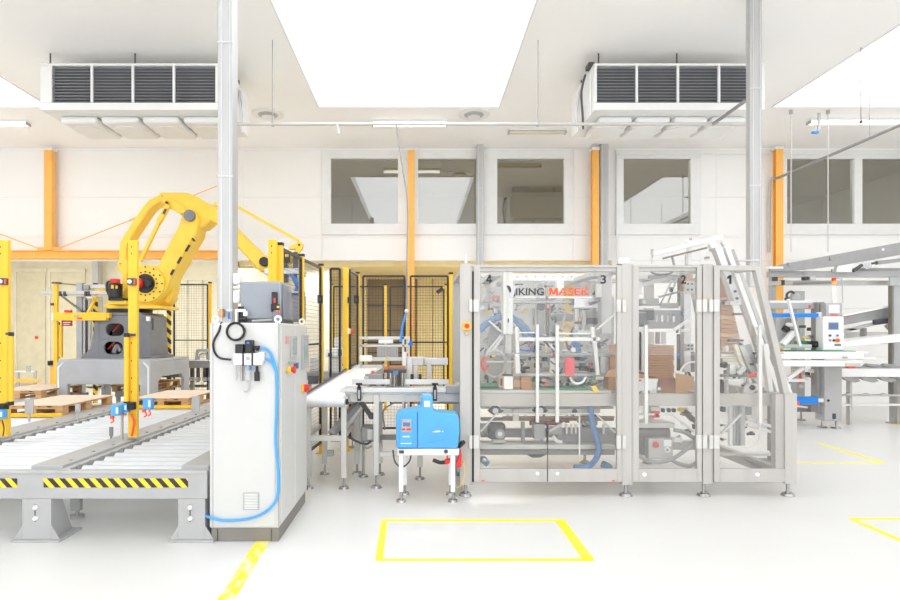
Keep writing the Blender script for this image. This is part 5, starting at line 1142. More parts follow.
# cross beams
I('cross_beam', MID, 506, 614, 353, 357.2, 6.6, .08); I('cross_beam', STEEL, 486, 612, 361, 363.2, 6.7, .05); I('cross_beam', STEEL, 513, 612, 373, 376.5, 6.62, .08); I('white_bar', WHITE, 486, 514, 361, 362.6, 6.6, .03)
I('guide_block', ALU, 600.5, 606, 356.5, 373.5, 6.55, .08); I('guide_block', WHITE, 550, 555, 358, 373.5, 6.6, .06); I('guide_block', WHITE, 514.5, 519.5, 357, 374, 6.55, .06); I('foot_block', STEEL, 596, 604, 376, 380, 6.5, .1)
for a, b, c, d in ((521.5, 526, 367, 370.5), (543, 548, 357.5, 361.5), (580, 588, 366, 371), (524, 530, 366.5, 369), (575, 580, 357, 360)): I('dark_coupling', BLACK, a, b, c, d, 6.55, .06)
I('work_table', STEEL, 480, 612, 390.5, 393.5, 6.4, 1.1); I('belt_edge', GREEN, 480, 500, 385, 387, 6.6, .3); I('belt_edge', GREEN, 540, 590, 388, 390.4, 6.5, .3)
ring = [P(495+11*cos(k*pi/12), 364+13.5*sin(k*pi/12), 6.6) for k in range(24)]
MB().tube(ring, .016, 8, True).to('large_ring', GALV, pm); hose('orange_hose', ORANGE, [(486, 357), (482.5, 361), (482.5, 367), (485.5, 371.5)], 6.5, .014); I('orange_switch', ORANGE, 486, 489, 365.5, 369, 6.5, .04); I('yellow_sensor', YEL, 492, 496, 355.2, 357.2, 6.55, .04)
hose('white_cable', PAPER, [(570, 377), (573, 382), (578, 383.5), (583, 381.5), (586, 377)], 6.45, .013); I('blue_valve', DUCT, 578, 583, 377, 381.5, 6.6, .06, None, .02); I('orange_valve', ORANGE, 544, 549, 383.5, 385.5, 6.5, .05); I('orange_valve', ORANGE, 528.5, 531, 344.5, 347, 6.7, .05); I('red_sensor', RED, 552, 555.5, 354.4, 356.2, 6.55, .03); I('pink_mark', PINK, 590, 591.4, 364, 368, 6.5, .03)
# dense small fittings between the beams (each its own piece)
random.seed(11)
def fittings(n, xa, xb, ya, yb, Ya, Yb, pal):
    for k in range(n):
        a = random.uniform(xa, xb); b = random.uniform(ya, yb); Y = random.uniform(Ya, Yb); kd = random.randrange(5); mt = random.choice(pal)
        wd, hg = random.uniform(1.5, 6), random.uniform(1.5, 5)
        if kd == 0: MB().cyl(P(a, b, Y), P(a+wd*1.6, b+random.uniform(-3, 3), Y), random.uniform(.008, .02), 10).to('air_cylinder', mt, pm)
        elif kd == 1: MB().px(a, a+wd, b, b+hg, Y, .06).px(a+wd*.3, a+wd*.7, b-1.5, b, Y+.01, .03).to('valve', mt, pm, .004)
        elif kd == 2: MB().cyl(P(a, b, Y), P(a, b, Y+.06), random.uniform(.015, .035), 12).to('pulley', mt, pm, .003)
        elif kd == 3: MB().bar(P(a, b, Y), P(a+random.uniform(-8, 8), b+random.uniform(3, 9), Y), .018, .03, (0, 1, 0)).to('link_arm', mt, pm)
        else: MB().px(a, a+wd*1.4, b, b+1.2, Y, .08).px(a, a+1.2, b, b+hg, Y, .08).to('bracket', mt, pm)
PAL = [STEEL, ALU, MID, DARK, CHROME, WHITE, GREY, BLACK, DARK]
fittings(62, 520, 604, 342, 372, 6.6, 7.2, PAL); fittings(46, 522, 608, 376, 390, 6.55, 7.2, PAL+[GREEN, MID]); fittings(16, 482, 512, 344, 390, 6.7, 7.3, PAL); fittings(16, 482, 500, 284, 345, 7.0, 7.5, [MID, STEEL, ALU, GREY])
fittings(24, 535, 600, 300, 335, 7.0, 7.5, PAL); fittings(26, 500, 600, 407, 416, 6.6, 7.0, [DARK, STEEL, ALU, BLACK, WHITE])
fittings(40, 516, 606, 338, 372, 6.55, 7.0, [DARK, BLACK, MID, WHITE, ALU, DARK]); fittings(26, 482, 520, 282, 350, 6.75, 7.4, [DARK, MID, GREY, ALU]); fittings(22, 540, 612, 284, 336, 6.8, 7.4, [DARK, MID, WHITE, ALU, CARD2])
for k in range(16):
    a = random.uniform(515, 600); b = random.uniform(338, 385); Yk2 = random.uniform(6.55, 6.9); l = random.uniform(5, 14)
    MB().spline([P(a, b, Yk2), P(a+l*.4, b+random.uniform(1, 5), Yk2), P(a+l, b+random.uniform(-4, 3), Yk2)], .007, 6).to('thin_cable', random.choice([BLACK, PAPER, DARK, VIVID]), pm)
# loose things in the working area, each its own thing
def loose(name, label, cat, m, mt, bev=.003, loc=None):
    t = m.to(name, mt, None, bev); return tag(t, label, cat)
loose('card_tag', 'red-pink card hanging behind the double door of the packing machine', 'card', MB().px(565, 574.5, 358, 375.5, 6.38, .012), PINK)
loose('yellow_tag', 'small tilted yellow tag behind the right leaf of the double door', 'tag', MB().pxprism([(591, 387), (595.5, 385.2), (599.2, 391.3), (595, 393.4)], 6.36, .012), YEL)
t = thing('carton', 'small brown carton standing on the work table behind the double door', 'carton', P(526, 393, 6.5)); MB().px(521.3, 531.6, 377, 390.4, 6.5, .1).to('box', CARD, t, .003); MB().px(521.3, 531.6, 381, 381.6, 6.498, .003).to('fold_line', CARD2, t)
MB().px(513.5, 521, 380, 387, 6.55, .08).to('flap', CARD2, t, .003)
t = thing('white_carton', 'white and brown carton on the work table beside the left inner column', 'carton', P(506, 391, 6.48)); MB().px(504, 513, 376, 389.5, 6.44, .1).to('front_panel', PAPER, t, .004); MB().px(499.5, 504, 377, 387, 6.46, .08).to('side_panel', CARD2, t, .003); MB().px(500.5, 502.5, 378.5, 386, 6.455, .006).to('dark_opening', BLACK, t); MB().px(503.8, 513.2, 374.8, 376.2, 6.43, .12).to('lid', DARK, t, .003)
t = thing('brown_box', 'brown cardboard flaps at the right edge of the double door', 'carton', P(613, 394, 6.6)); MB().px(610, 619, 344, 372, 6.6, .05).to('tall_flap', CARD, t, .003); MB().pxprism([(605, 377), (609, 370), (617, 369), (617, 377)], 6.5, .02).to('top_flap', CARD2, t, .003); MB().px(608.5, 617, 377, 390.4, 6.52, .2).to('box', CARD, t, .003)
# ---- below the table
for a, b in ((495.5, 411), (540.5, 410.5)):
    f = MB().pxprism([(a-8, b), (a-5, b-2.4), (a-2.5, b-5), (a+2.5, b-5), (a+5, b-2.4), (a+8, b), (a+5, b+2.4), (a+2.5, b+4), (a-2.5, b+4), (a-5, b+2.4)], 6.56, .05).to('flange_bearing', DARK, pm, .006)
    MB().cyl(P(a, b, 6.56), P(a, b, 6.535), .032, 18).to('shaft_end', ALU, f, .003)
I('shaft_bar', STEEL, 481, 614, 407, 409, 6.7, .06); I('lower_rail', ALU, 503, 600, 408.5, 413, 6.62, .04); I('tan_rail', BRONZE, 481, 614, 418, 421, 6.9, .08); I('wooden_strip', CARD, 503, 615, 416.5, 418, 6.75, .05); I('maroon_strip', MAROON, 530, 560, 421, 425.5, 6.9, .06); I('drop_plate', STEEL, 513, 519, 409, 421, 6.55, .05)
I('main_girder', MID, 481, 614, 429, 437.5, 7.0, .1); I('girder_post', MID, 521.5, 525, 422, 445, 6.8, .06); I('gear_case', GREY, 534, 545, 424, 439.5, 6.75, .15); I('case_foot', MID, 541, 543, 439.5, 447, 6.75, .05); I('dark_strut', BLACK, 547, 548.6, 424, 444, 6.7, .04)
mo = I('drive_motor', DARK, 488, 506, 424, 439.5, 6.6, .2, None, .03); MB().cyl(P(500, 434, 6.6), P(500, 434, 6.57), .055, 20).to('motor_face', MID, mo, .004); MB().cyl(P(500, 434, 6.57), P(500, 434, 6.55), .026, 16).to('shaft', ALU, mo, .003); I('motor_foot', STEEL, 493, 505, 439.5, 443, 6.62, .15, mo)
I('motor_block', MID, 481, 489, 425, 434, 6.65, .15); I('base_rail', STEEL, 480, 615, 444.5, 449.5, 6.6, .12); I('base_rail', MID, 480, 615, 450, 455, 6.75, .1); I('chain_guard', MID, 557, 616, 428, 446, 6.85, .05); I('chain_guard', GREY, 548, 562, 427, 435, 6.8, .06)
MB().pxprism([(527, 455), (532, 457.6), (540, 457.6), (546, 455)], 6.7, .1).to('drip_tray', DARK, pm)
hose('blue_hose', DUCT, [(590.5, 405), (591, 414), (593, 426), (596.5, 437), (598.6, 447), (597, 457), (590.5, 465), (583, 467.5), (574, 467.5)], 6.5, .033); hose('blue_hose', DUCT, [(602, 464), (607, 466), (610, 469)], 6.7, .04); hose('blue_hose', DUCT, [(480, 458), (484, 461), (488, 464)], 6.6, .035)
rod('hose_clip', CHROME, (482, 458.5), (485, 461), 6.57, .042)
hose('white_cable', PAPER, [(553, 436), (557, 441), (562, 442)], 6.7, .02); hose('red_cable', MAROON, [(552, 420), (556, 423), (562, 422), (570, 418), (578, 420)], 6.8, .008); flat('lower_link', ALU, (549, 431), (562, 424), 6.75, .03)
for a in (566, 571, 575, 603): I('hanger', PAPER, a, a+1.6, 424, 434, 6.8, .03, None, 0)
fittings(14, 550, 612, 418, 432, 6.75, 7.1, [MID, STEEL, DARK, ALU])

# ---- behind door 2
I('roof_plate', STEEL, 636, 694, 271.5, 275.5, 6.8, .5); flat('roof_arm', ALU, (636, 286), (696, 271.5), 6.9, .05); flat('roof_arm', MID, (640, 283), (690, 276), 7.2, .04)
hose('black_cable', DARK, [(651, 272), (658, 274.5), (668, 274), (673, 271.5)], 6.6, .012)
I('side_bracket', ALU, 635, 642, 281, 294, 6.8, .1); I('corner_plate', STEEL, 634, 648, 274, 279, 6.75, .08); I('thin_post', DARK, 678.5, 680.5, 276, 306, 6.9, .04); I('thin_post', DARK, 636, 637, 290, 305, 6.8, .03)
I('control_box', MID, 641, 659, 298.5, 305.5, 6.8, .1); I('control_box', GREY, 659, 679, 303, 308, 6.85, .1); I('box_sensor', STEEL, 642.5, 646, 300, 304, 6.78, .03)
flat('rod_link', BRONZE, (659, 297), (680, 291.5), 6.7, .02); flat('thin_link', GREY, (672, 280), (660, 305), 6.75, .008); flat('thin_link', GREY, (677, 278), (668, 303), 6.75, .008); I('small_knob', BLACK, 670.5, 673.5, 287, 292, 6.7, .04)
I('white_bar', WHITE, 633, 660, 305.8, 308.2, 6.45, .04); I('white_bar', WHITE, 633, 674, 328.8, 332, 6.45, .04); flat('white_bar', WHITE, (674, 330), (690, 319), 6.45, .03); I('white_bar', WHITE, 681, 690, 328.8, 332, 6.45, .04); I('black_end', BLACK, 677, 679, 328.5, 333, 6.43, .04)
mo = I('servo_motor', DARK, 636.5, 648, 309.5, 326.5, 6.6, .14, None, .02); I('motor_rear', BLACK, 647, 655, 310, 320, 6.63, .1, mo, .015); I('motor_fin', MID, 638, 647, 312, 313, 6.59, .01, mo, 0)
pl = I('perforated_plate', MID, 648, 682, 310, 328.5, 6.8, .04)
for a in (656, 661.5, 667, 673): I('plate_slot', PAPER if a in (661.5, 673) else STEEL, a, a+1.8, 315, 322, 6.79, .012, pl, .002)
I('blue_fitting', DUCT, 672.5, 675, 314, 316, 6.78, .02, pl); I('blue_fitting', DUCT, 682, 684, 311, 314.5, 6.7, .04)
I('inner_column', ALU, 684, 691, 291, 372, 6.7, .1); I('column_bracket', STEEL, 686.5, 694, 281, 293, 6.65, .08); I('column_bracket', STEEL, 686.5, 694, 343.5, 351, 6.65, .08); 
for a, b in ((688, 284), (692, 284), (688, 289.5), (692, 289.5), (688.5, 345.5), (692, 345.5), (688.5, 349), (692, 349)): rod('bolt', DARK, (a, b), (a, b), 6.65, .012, 6.63)
I('dark_column', DARK, 680, 684, 334, 371, 7.0, .1); I('dark_column', MID, 685, 695, 352, 372, 7.1, .1); rod('piston_rod', CHROME, (684.5, 371), (684.5, 336), 6.75, .014); rod('piston_rod', CHROME, (637.5, 372), (637.5, 332), 6.8, .016); rod('piston_rod', PAPER, (643, 372), (643, 334), 6.8, .02); I('rod_block', DARK, 639, 641.5, 332, 372, 6.9, .05)
for k in range(3): I('guide_strip', PAPER if k != 1 else GREY, 650+k*6, 654+k*6, 332, 344, 7.1, .03, None, 0)
MB().spline([P(680, 372, 6.6), P(684, 366, 6.6), P(690, 362.5, 6.6), P(696, 362, 6.6)], .012, 6).to('white_cable', PAPER, pm)
fittings(10, 676, 694, 352, 372, 6.7, 7.0, PAL+[RED, VIVID]); fittings(10, 634, 647, 352, 372, 6.8, 7.1, [PAPER, DARK, STEEL])
random.seed(5)
cb = thing('cardboard_stack', 'tall stack of flat brown cartons behind guard door 2', 'cardboard', P(661, 378, 6.75), 'brown cardboard inside the machine')
n = 13
for k in range(n):
    ya, yb = 345.5+k*2.55, 345.5+(k+1)*2.55-.35; j = random.uniform(-.5, .5)
    MB().px(648.5+j, 674+j, ya, yb, 6.72, .35).to('blank', CARD, cb, .002, 1)
t = thing('open_carton', 'open brown carton with pale flaps at the bottom of guard door 2', 'carton', P(665, 394, 6.6), 'brown cardboard inside the machine')
MB().px(659.5, 675.5, 378, 394, 6.75, .04).to('back_panel', CARD, t, .003)
MB().pxprism([(676, 373), (694, 376.5), (694.5, 392), (676, 387)], 6.7, .015).to('side_panel', CARD2, t, .002); MB().pxprism([(634, 372), (647, 375.5), (659, 377.5), (659, 379), (634, 378)], 6.72, .015).to('side_panel', CARD2, t, .002)
MB().pxprism([(634, 394), (634, 379), (639, 379), (639, 394)], 6.66, .015).to('front_flap', CARD2, t, .002); MB().pxprism([(676, 394), (676, 387), (694.5, 392), (694.5, 394)], 6.6, .02).to('front_flap', CARD2, t, .002); MB().px(662, 672, 379.5, 385, 6.735, .012).to('faint_print', mat('faint_print', (176, 118, 108), .7), t)
t = thing('white_box', 'white box with a red dot inside guard door 2, in front of the open carton', 'box', P(647, 394, 6.5)); MB().px(637, 657, 379, 393.5, 6.52, .08).to('box', PAPER, t, .006); MB().px(639, 641.5, 379.8, 381.2, 6.515, .006).to('red_dot', RED, t)
fittings(10, 636, 660, 388, 393, 6.45, 6.55, [DARK, PAPER, MID, BLACK])
# lower part of door 2
v = I('relief_valve', ALU, 651, 660, 406.5, 411.5, 6.5, .08); I('valve_cap', RED, 655.5, 658.8, 404, 406.5, 6.5, .05, v); I('valve_ring', ORANGE, 653.6, 660.4, 411, 418, 6.48, .09, v, .01); rod('valve_eye', DARK, (657.3, 415.4), (657.3, 415.4), 6.48, .018, 6.465)
for a in (662, 668, 673): I('black_fitting', BLACK, a, a+3.4, 408.5, 412.5, 6.5, .05, None, .01)
I('white_bar', PAPER, 634, 674, 413.5, 415.5, 6.48, .03); flat('white_bar', PAPER, (672, 414), (694, 432), 6.48, .02); flat('dark_arm', DARK, (684, 411), (696, 422), 6.6, .05); I('yellow_fitting', YEL, 679, 685, 408, 412, 6.6, .06, None, .015)
tk = I('grey_tank', MID, 634, 672, 428, 456, 6.75, .3, None, .04); I('tank_top', WHITE, 634, 675, 423, 428, 6.7, .3, tk)
bx = I('switch_box', STEEL, 648.5, 673, 438.5, 459, 6.55, .12, None, .006); MB().cyl(P(656, 444.8, 6.55), P(656, 444.8, 6.51), .032, 16).to('red_button', PINK, bx, .004); MB().cyl(P(667.5, 450, 6.55), P(667.5, 450, 6.52), .032, 16).to('white_button', PAPER, bx, .004); MB().cyl(P(667.5, 450, 6.52), P(667.5, 450, 6.51), .016, 12).to('button_centre', GREY, bx); I('box_label', PAPER, 664, 671.5, 440, 446.5, 6.545, .006, bx, 0)
for pts in ([(636, 453), (646, 460), (660, 462), (674, 458), (690, 446), (697, 436)], [(672, 460), (680, 464), (690, 466), (697, 462)], [(674, 430), (684, 432), (692, 437), (697, 440)]): hose('grey_hose', GREY, pts, 6.55, .022)
I('white_clamp', WHITE, 674, 683, 438, 442.5, 6.5, .08); fittings(12, 676, 695, 408, 440, 6.6, 7.0, PAL)

# ---- behind door 1: the leaning carton magazine
cb = thing('carton_magazine_stack', 'leaning stack of brown carton blanks behind guard door 1', 'cardboard', P(730, 356, 6.75), 'brown cardboard inside the machine')
for k in range(13):
    c0 = 297+k*4.5; x1 = 731+k*1.0
    MB().pxprism([(721 if k else 726, c0), (x1, c0+1.2), (x1+.8, c0+5.2), (721 if k else 726, c0+4.1)], 6.74+.004*(k % 2), .3).to('blank', CARD if k % 4 else CARD2, cb, .002, 1)
MB().pxprism([(719, 274), (722, 273), (731, 297), (727, 300)], 6.8, .25).to('blank', CARD, cb, .002)
MB().px(681, 693, 275, 291, 7.05, .1).to('blank', CARD2, cb, .002)
def rail3(name, mt, pts, Y, wd, dep=.06):
    for p, q in zip(pts, pts[1:]): flat(name, mt, p, q, Y, wd, dep)
rail3('magazine_rail', WHITE, [(725.5, 246), (779, 395)], 6.6, .05); rail3('magazine_rail', ALU, [(722, 248), (774, 395)], 6.66, .04); rail3('magazine_rail', ALU, [(716, 247), (736, 303)], 6.6, .075, .1); rail3('magazine_rail', GREY, [(731, 250), (786, 395)], 7.3, .05); rail3('magazine_rail', WHITE, [(752, 303), (790, 396)], 7.4, .06)
rail3('magazine_rail', WHITE, [(764, 345), (770, 394)], 6.5, .05); rail3('magazine_rail', ALU, [(740, 345), (762, 395)], 6.7, .06)
I('rail_end', ALU, 730, 741, 301, 305, 6.55, .12)
for a, b in ((735, 290), (737, 297), (741, 343), (752, 363), (755, 352)): I('rail_clamp', DARK, a, a+2, b, b+2.5, 6.52, .05)
for a, b, c, d in ((723, 300, 727, 304.5), (734, 313, 743, 315), (729, 339.5, 744, 341.5)): I('blank_finger', DARK, a, c, b, d, 6.7, .05)
# loading chute standing above the machine
ch = MB().bar(P(653, 254.5, 6.9), P(722, 237.5, 6.9), .045, .05, (0, 1, 0)).to('loading_chute', WHITE, pm, .006); MB().bar(P(662, 252.5, 7.5), P(722, 236, 7.5), .04, .05, (0, 1, 0)).to('chute_side', WHITE, ch, .006)
MB().bar(P(663, 258.5, 6.86), P(713, 246.3, 6.86), .02, .03, (0, 1, 0)).to('chute_edge', BRONZE, ch); I('chute_post', WHITE, 688, 692, 240, 265, 6.9, .06, ch); I('chute_post', GREY, 686.5, 688.4, 254, 265, 7.1, .05, ch); flat('chute_link', GREY, (672, 256), (674.5, 266), 6.9, .02, .03, ch)
flat('chute_rail', WHITE, (711, 243), (721, 264), 6.8, .06, .06, ch); flat('chute_rail', ALU, (722, 241), (732, 265), 6.8, .03, .05, ch)
rod('chute_pin', GREY, (652, 264), (652, 250), 7.0, .006); I('chute_knob', GREY, 651.2, 653.4, 249, 254, 6.97, .02, ch, 0); I('chute_knob', GREY, 690, 692, 238, 240, 6.88, .03, ch, 0)
for a, b in ((711, 249), (723, 246), (706, 256.5), (725, 260)): I('chute_bracket', GREY, a, a+4, b, b+1.8, 6.78, .05, ch, .002)
hose('white_cable', PAPER, [(702, 264), (705, 258), (709, 250), (707, 247.5)], 6.85, .01)
I('cross_tie', ALU, 738, 760, 259.5, 261, 7.0, .05)
# clutter under the magazine
I('support_plate', ALU, 721, 737, 354, 357, 6.6, .2); I('pad_row', CREAM, 723, 738, 358.5, 362, 6.6, .08); MB().pxprism([(734, 345), (738, 344), (744, 364), (741, 366)], 6.55, .04).to('pale_lever', CREAM, pm, .004); MB().pxprism([(743, 346), (751, 344), (758, 372), (750, 374)], 6.7, .05).to('slide_plate', GREY, pm, .004)
I('bearing_block', DARK, 723.5, 728.5, 362, 368, 6.55, .1, None, .02); I('white_block', WHITE, 730, 736, 364, 374, 6.55, .08); flat('white_block', ALU, (738, 374), (744, 366), 6.5, .05); I('grey_plate', MID, 721, 757, 375, 377, 6.6, .2); I('white_block', WHITE, 728, 744, 379, 383, 6.5, .1); MB().pxprism([(748, 375.5), (757, 373), (757, 375.5), (749, 377)], 6.45, .04).to('orange_lever', ORANGE, pm)
f = MB().pxprism([(744, 393), (747, 386), (752, 383.5), (760, 384.5), (759, 390), (752, 394)], 6.5, .06).to('white_cam', WHITE, pm, .01); rod('cam_bolt', DARK, (752.5, 387.5), (752.5, 387.5), 6.5, .03, 6.47)
I('dark_block', DARK, 722, 726, 380, 393, 6.7, .15); I('side_column', ALU, 726, 729, 374, 394, 6.6, .05); I('chain_cover', WHITE, 764, 770, 344, 372, 6.55, .06); rod('hinge_pin', DARK, (764.5, 349.5), (764.5, 349.5), 6.55, .02, 6.53); I('chain_cover', ALU, 770, 778, 366, 394, 6.75, .05)
fittings(34, 722, 775, 345, 392, 6.6, 7.1, [WHITE, ALU, STEEL, WHITE, DARK, GREY, MID])
# lower part of door 1
for a, b, mt in ((729.5, 733, PAPER), (733.6, 736, ALU), (737, 740, STEEL), (741, 745.5, ALU)): I('hanging_tube', mt, a, b, 406, 446, 6.7+.03*(a % 3), .05, None, .01)
for a in (770, 772): I('square_tube', WHITE if a == 772 else MID, a, a+4.5, 406, 470, 6.9, .06)
I('square_tube', STEEL, 779, 782, 406, 468, 6.8, .05)
flat('sloping_bar', ALU, (746, 419), (772, 426.5), 6.8, .035); flat('sloping_bar', ALU, (747, 424.5), (772, 432), 6.8, .035); flat('white_bar', WHITE, (721, 433.5), (741, 414), 6.5, .02); hose('white_cable', PAPER, [(760, 423), (759.5, 435), (757, 443), (750, 447), (742, 446)], 6.5, .008)
I('dark_frame', DARK, 722, 726, 407, 412, 6.8, .06); I('dark_frame', MID, 745, 752, 407, 415, 6.75, .05); I('floor_plate', STEEL, 720, 784, 453.5, 456, 6.8, .06); I('white_rod', PAPER, 752, 770, 451, 453.5, 6.6, .03); MB().hexa([P(742, 459, 7.0), P(772, 459, 7.0), P(778, 467, 6.6), P(757, 467, 6.6), P(742, 458, 7.0), P(772, 458, 7.0), P(778, 466, 6.6), P(757, 466, 6.6)]).to('floor_tray', MID, pm)
fittings(12, 722, 752, 407, 440, 6.75, 7.1, [DARK, ALU, STEEL, WHITE])
# ------------------------------------------------------------------ right-hand feeding machine with the operator panel
YF = 10.6
def Rr(name, mt, par, a, b, c, d, Y, dep, bev=.008): return MB().px(a, b, c, d, Y, dep).to(name, mt, par, bev)
fm = thing('feeding_machine', 'grey and white carton feeding machine with blue bars, right of the packing machine', 'machine', (fx(810, YF), YF, 0))
c = Rr('column', GREY, fm, 824.5, 842, 366, 421, YF, .25); Rr('vent_slot', DARK, c, 832.5, 836, 413.5, 419, YF-.004, .01, 0); MB().cyl(P(828.5, 400.5, YF), P(828.5, 400.5, YF-.02), .02, 10).to('bolt', BLACK, c)
Rr('side_column', MID, fm, 818, 824.5, 302, 413, YF+.1, .2); Rr('rear_column', GREY, fm, 797, 805, 291, 412, YF+1.0, .2)
for px, Y in ((836, YF+.12), (801, YF+1.1), (822, YF+.2)):
    x = fx(px, Y); f = MB().cyl((x, Y, .02), (x, Y, fz(411, Y)), .018, 10).to('levelling_foot', CHROME, fm); MB().cyl((x, Y, 0), (x, Y, .025), .09, 18, .07).to('foot_pad', CHROME, f)
Rr('table_rail', WHITE, fm, 772, 864, 353.5, 359, YF-.4, .06); Rr('table_rail', WHITE, fm, 772, 862, 360.5, 366.5, YF-.45, .3); Rr('table_top', BELT, fm, 772, 868, 352, 353.5, YF-.4, .9); Rr('green_belt', GREEN, fm, 772, 856, 351, 352, YF-.2, .6, .003)
Rr('roller_bracket', ALU, fm, 856, 870, 353, 358, YF-.3, .15, .02); Rr('roller_bracket', WHITE, fm, 862, 876, 357, 360, YF-.3, .15, .015); Rr('roller_bracket', GREY, fm, 844, 848, 356.5, 358.5, YF-.47, .04); Rr('roller_bracket', STEEL, fm, 846, 861, 363, 366, YF-.47, .04); Rr('orange_sensor', ORANGE, fm, 848.5, 856, 366.6, 368.4, YF-.4, .08)
Rr('upper_beam', GREY, fm, 770, 818, 303, 309, YF+.2, .12); Rr('upper_plate', WHITE, fm, 770, 812, 300.5, 303, YF+.2, .2); Rr('blue_bar', VIVID, fm, 773, 819, 313.2, 317.2, YF, .07, .015); Rr('bar_end', WHITE, fm, 819, 826, 312, 318, YF, .1, .02); Rr('pink_label', PINK, fm, 809, 811.5, 305, 308, YF+.19, .02)
Rr('blue_bar', VIVID, fm, 786, 818.5, 397, 404, YF, .12, .015); Rr('bar_end', WHITE, fm, 818.5, 825, 398.5, 402.5, YF+.02, .08); Rr('orange_bracket', ORANGE, fm, 788, 800, 401.5, 407.5, YF-.12, .12, .02); MB().bar(P(796, 406, YF-.13), P(807, 407.5, YF-.13), .03, .04, (0, 1, 0)).to('lever', STEEL, fm)
Rr('lower_beam', MID, fm, 790, 820, 405, 412, YF+.5, .2); Rr('inner_plate', ALU, fm, 772, 797, 318, 345, YF+1.3, .1)
MB().bar(P(787, 379, YF-.2), P(803, 368, YF-.2), .06, .08, (0, 1, 0)).to('strut', WHITE, fm, .006); Rr('strut', WHITE, fm, 788, 805, 379, 382, YF-.1, .1); Rr('orange_strip', ORANGE, fm, 820.3, 821.6, 328, 347, YF-.02, .04, 0); Rr('black_motor', BLACK, fm, 814, 820, 341, 347.5, YF, .15, .03); Rr('orange_strip', ORANGE, fm, 800, 801.4, 370, 384, YF+.3, .03, 0)
Rr('green_block', GREEN, fm, 800, 811, 341, 346, YF+.2, .2, .02); Rr('yellow_sensor', YEL, fm, 804.5, 807.5, 336, 338.5, YF+.1, .06); MB().bar(P(782, 345, YF), P(794, 332, YF), .1, .1, (0, 1, 0)).to('white_cylinder', WHITE, fm, .02); MB().cyl(P(784, 331, YF), P(787, 327, YF), .06, 14).to('black_motor', BLACK, fm, .01)
mo = MB().cyl(P(795.5, 297.5, YF+.5), P(795.5, 297.5, YF+.75), .1, 18).cyl(P(795.5, 297.5, YF+.48), P(795.5, 297.5, YF+.5), .07, 16).to('round_motor', GREY, fm, .006); MB().spline([P(787, 300, YF+.5), P(787, 294, YF+.5), P(791, 291.5, YF+.5), P(794, 293, YF+.5)], .022, 8).to('motor_cable', DARK, mo); Rr('motor_foot', DARK, mo, 789, 794, 297, 302, YF+.55, .15, .01)
MB().bar(P(788, 299, YF-.1), P(800, 346, YF-.1), .035, .05, (0, 1, 0)).to('sloping_bar', WHITE, fm); Rr('rail_strip', STEEL, fm, 774, 812, 344.5, 348, YF, .3)
random.seed(21)
for k in range(22):
    a = random.uniform(784, 812); b = random.uniform(368, 386) if k < 12 else random.uniform(322, 344); mtk = random.choice([STEEL, DARK, MID, ALU, WHITE, GREY])
    MB().px(a, a+random.uniform(1.5, 5), b, b+random.uniform(1.5, 4), YF+random.uniform(.1, .6), .1).to(random.choice(['bracket', 'valve', 'pulley_block']), mtk, fm, .01)
# operator panel
t = thing('operator_panel', 'white operator panel with a blue screen, coloured buttons and red-yellow signal lamp', 'control panel', (fx(833, YF), YF, fz(350, YF)))
Yo = YF-.12
MB().px(823, 844, 316.5, 350.5, Yo, .2).to('panel_box', WHITE, t, .012); u = MB().px(826, 842.5, 303, 316, Yo+.02, .15).to('upper_box', GREY, t, .01)
MB().px(829, 839.5, 304.8, 313, Yo+.012, .012).to('white_window', PAPER, u); MB().px(831, 838, 314, 315.4, Yo+.012, .012).to('red_label', PINK, u)
s_ = MB().px(828.5, 839, 322, 330, Yo-.008, .01).to('screen_frame', GREY, t, .003); MB().px(829.4, 838.2, 323, 329.2, Yo-.012, .006).to('screen', SCRBLUE, s_)
for px, py, mt in ((830, 335.5, DARK), (833.8, 335.5, PAPER), (837.6, 335.5, VIVID), (830, 340.4, MID), (834, 340.4, BLACK)): MB().cyl(P(px, py, Yo), P(px, py, Yo-.02), .022, 12).to('push_button', mt, t)
b_ = MB().px(835.8, 840.2, 338.4, 342.6, Yo-.006, .006).to('stop_plate', YEL, t); MB().cyl(P(838, 340.4, Yo-.006), P(838, 340.4, Yo-.035), .027, 14).to('stop_button', RED, b_)
MB().px(834.5, 841, 344, 346, Yo-.003, .004).to('blue_nameplate', SCRBLUE, t)
l_ = MB().px(832.6, 835.2, 286, 303, Yo+.06, .035).to('lamp_pole', PAPER, t, .004); MB().cyl(P(833.9, 284.5, Yo+.08), P(833.9, 281, Yo+.08), .035, 14).to('orange_lens', ORG_, l_); MB().cyl(P(833.9, 281, Yo+.08), P(833.9, 278, Yo+.08), .036, 14).to('red_lens', RED, l_)
MB().spline([P(835, 278, Yo+.1), P(840, 279, Yo+.1), P(842, 281, Yo+.1), P(842.5, 303, Yo+.1)], .008, 6).to('cable_hoop', GREY, t)
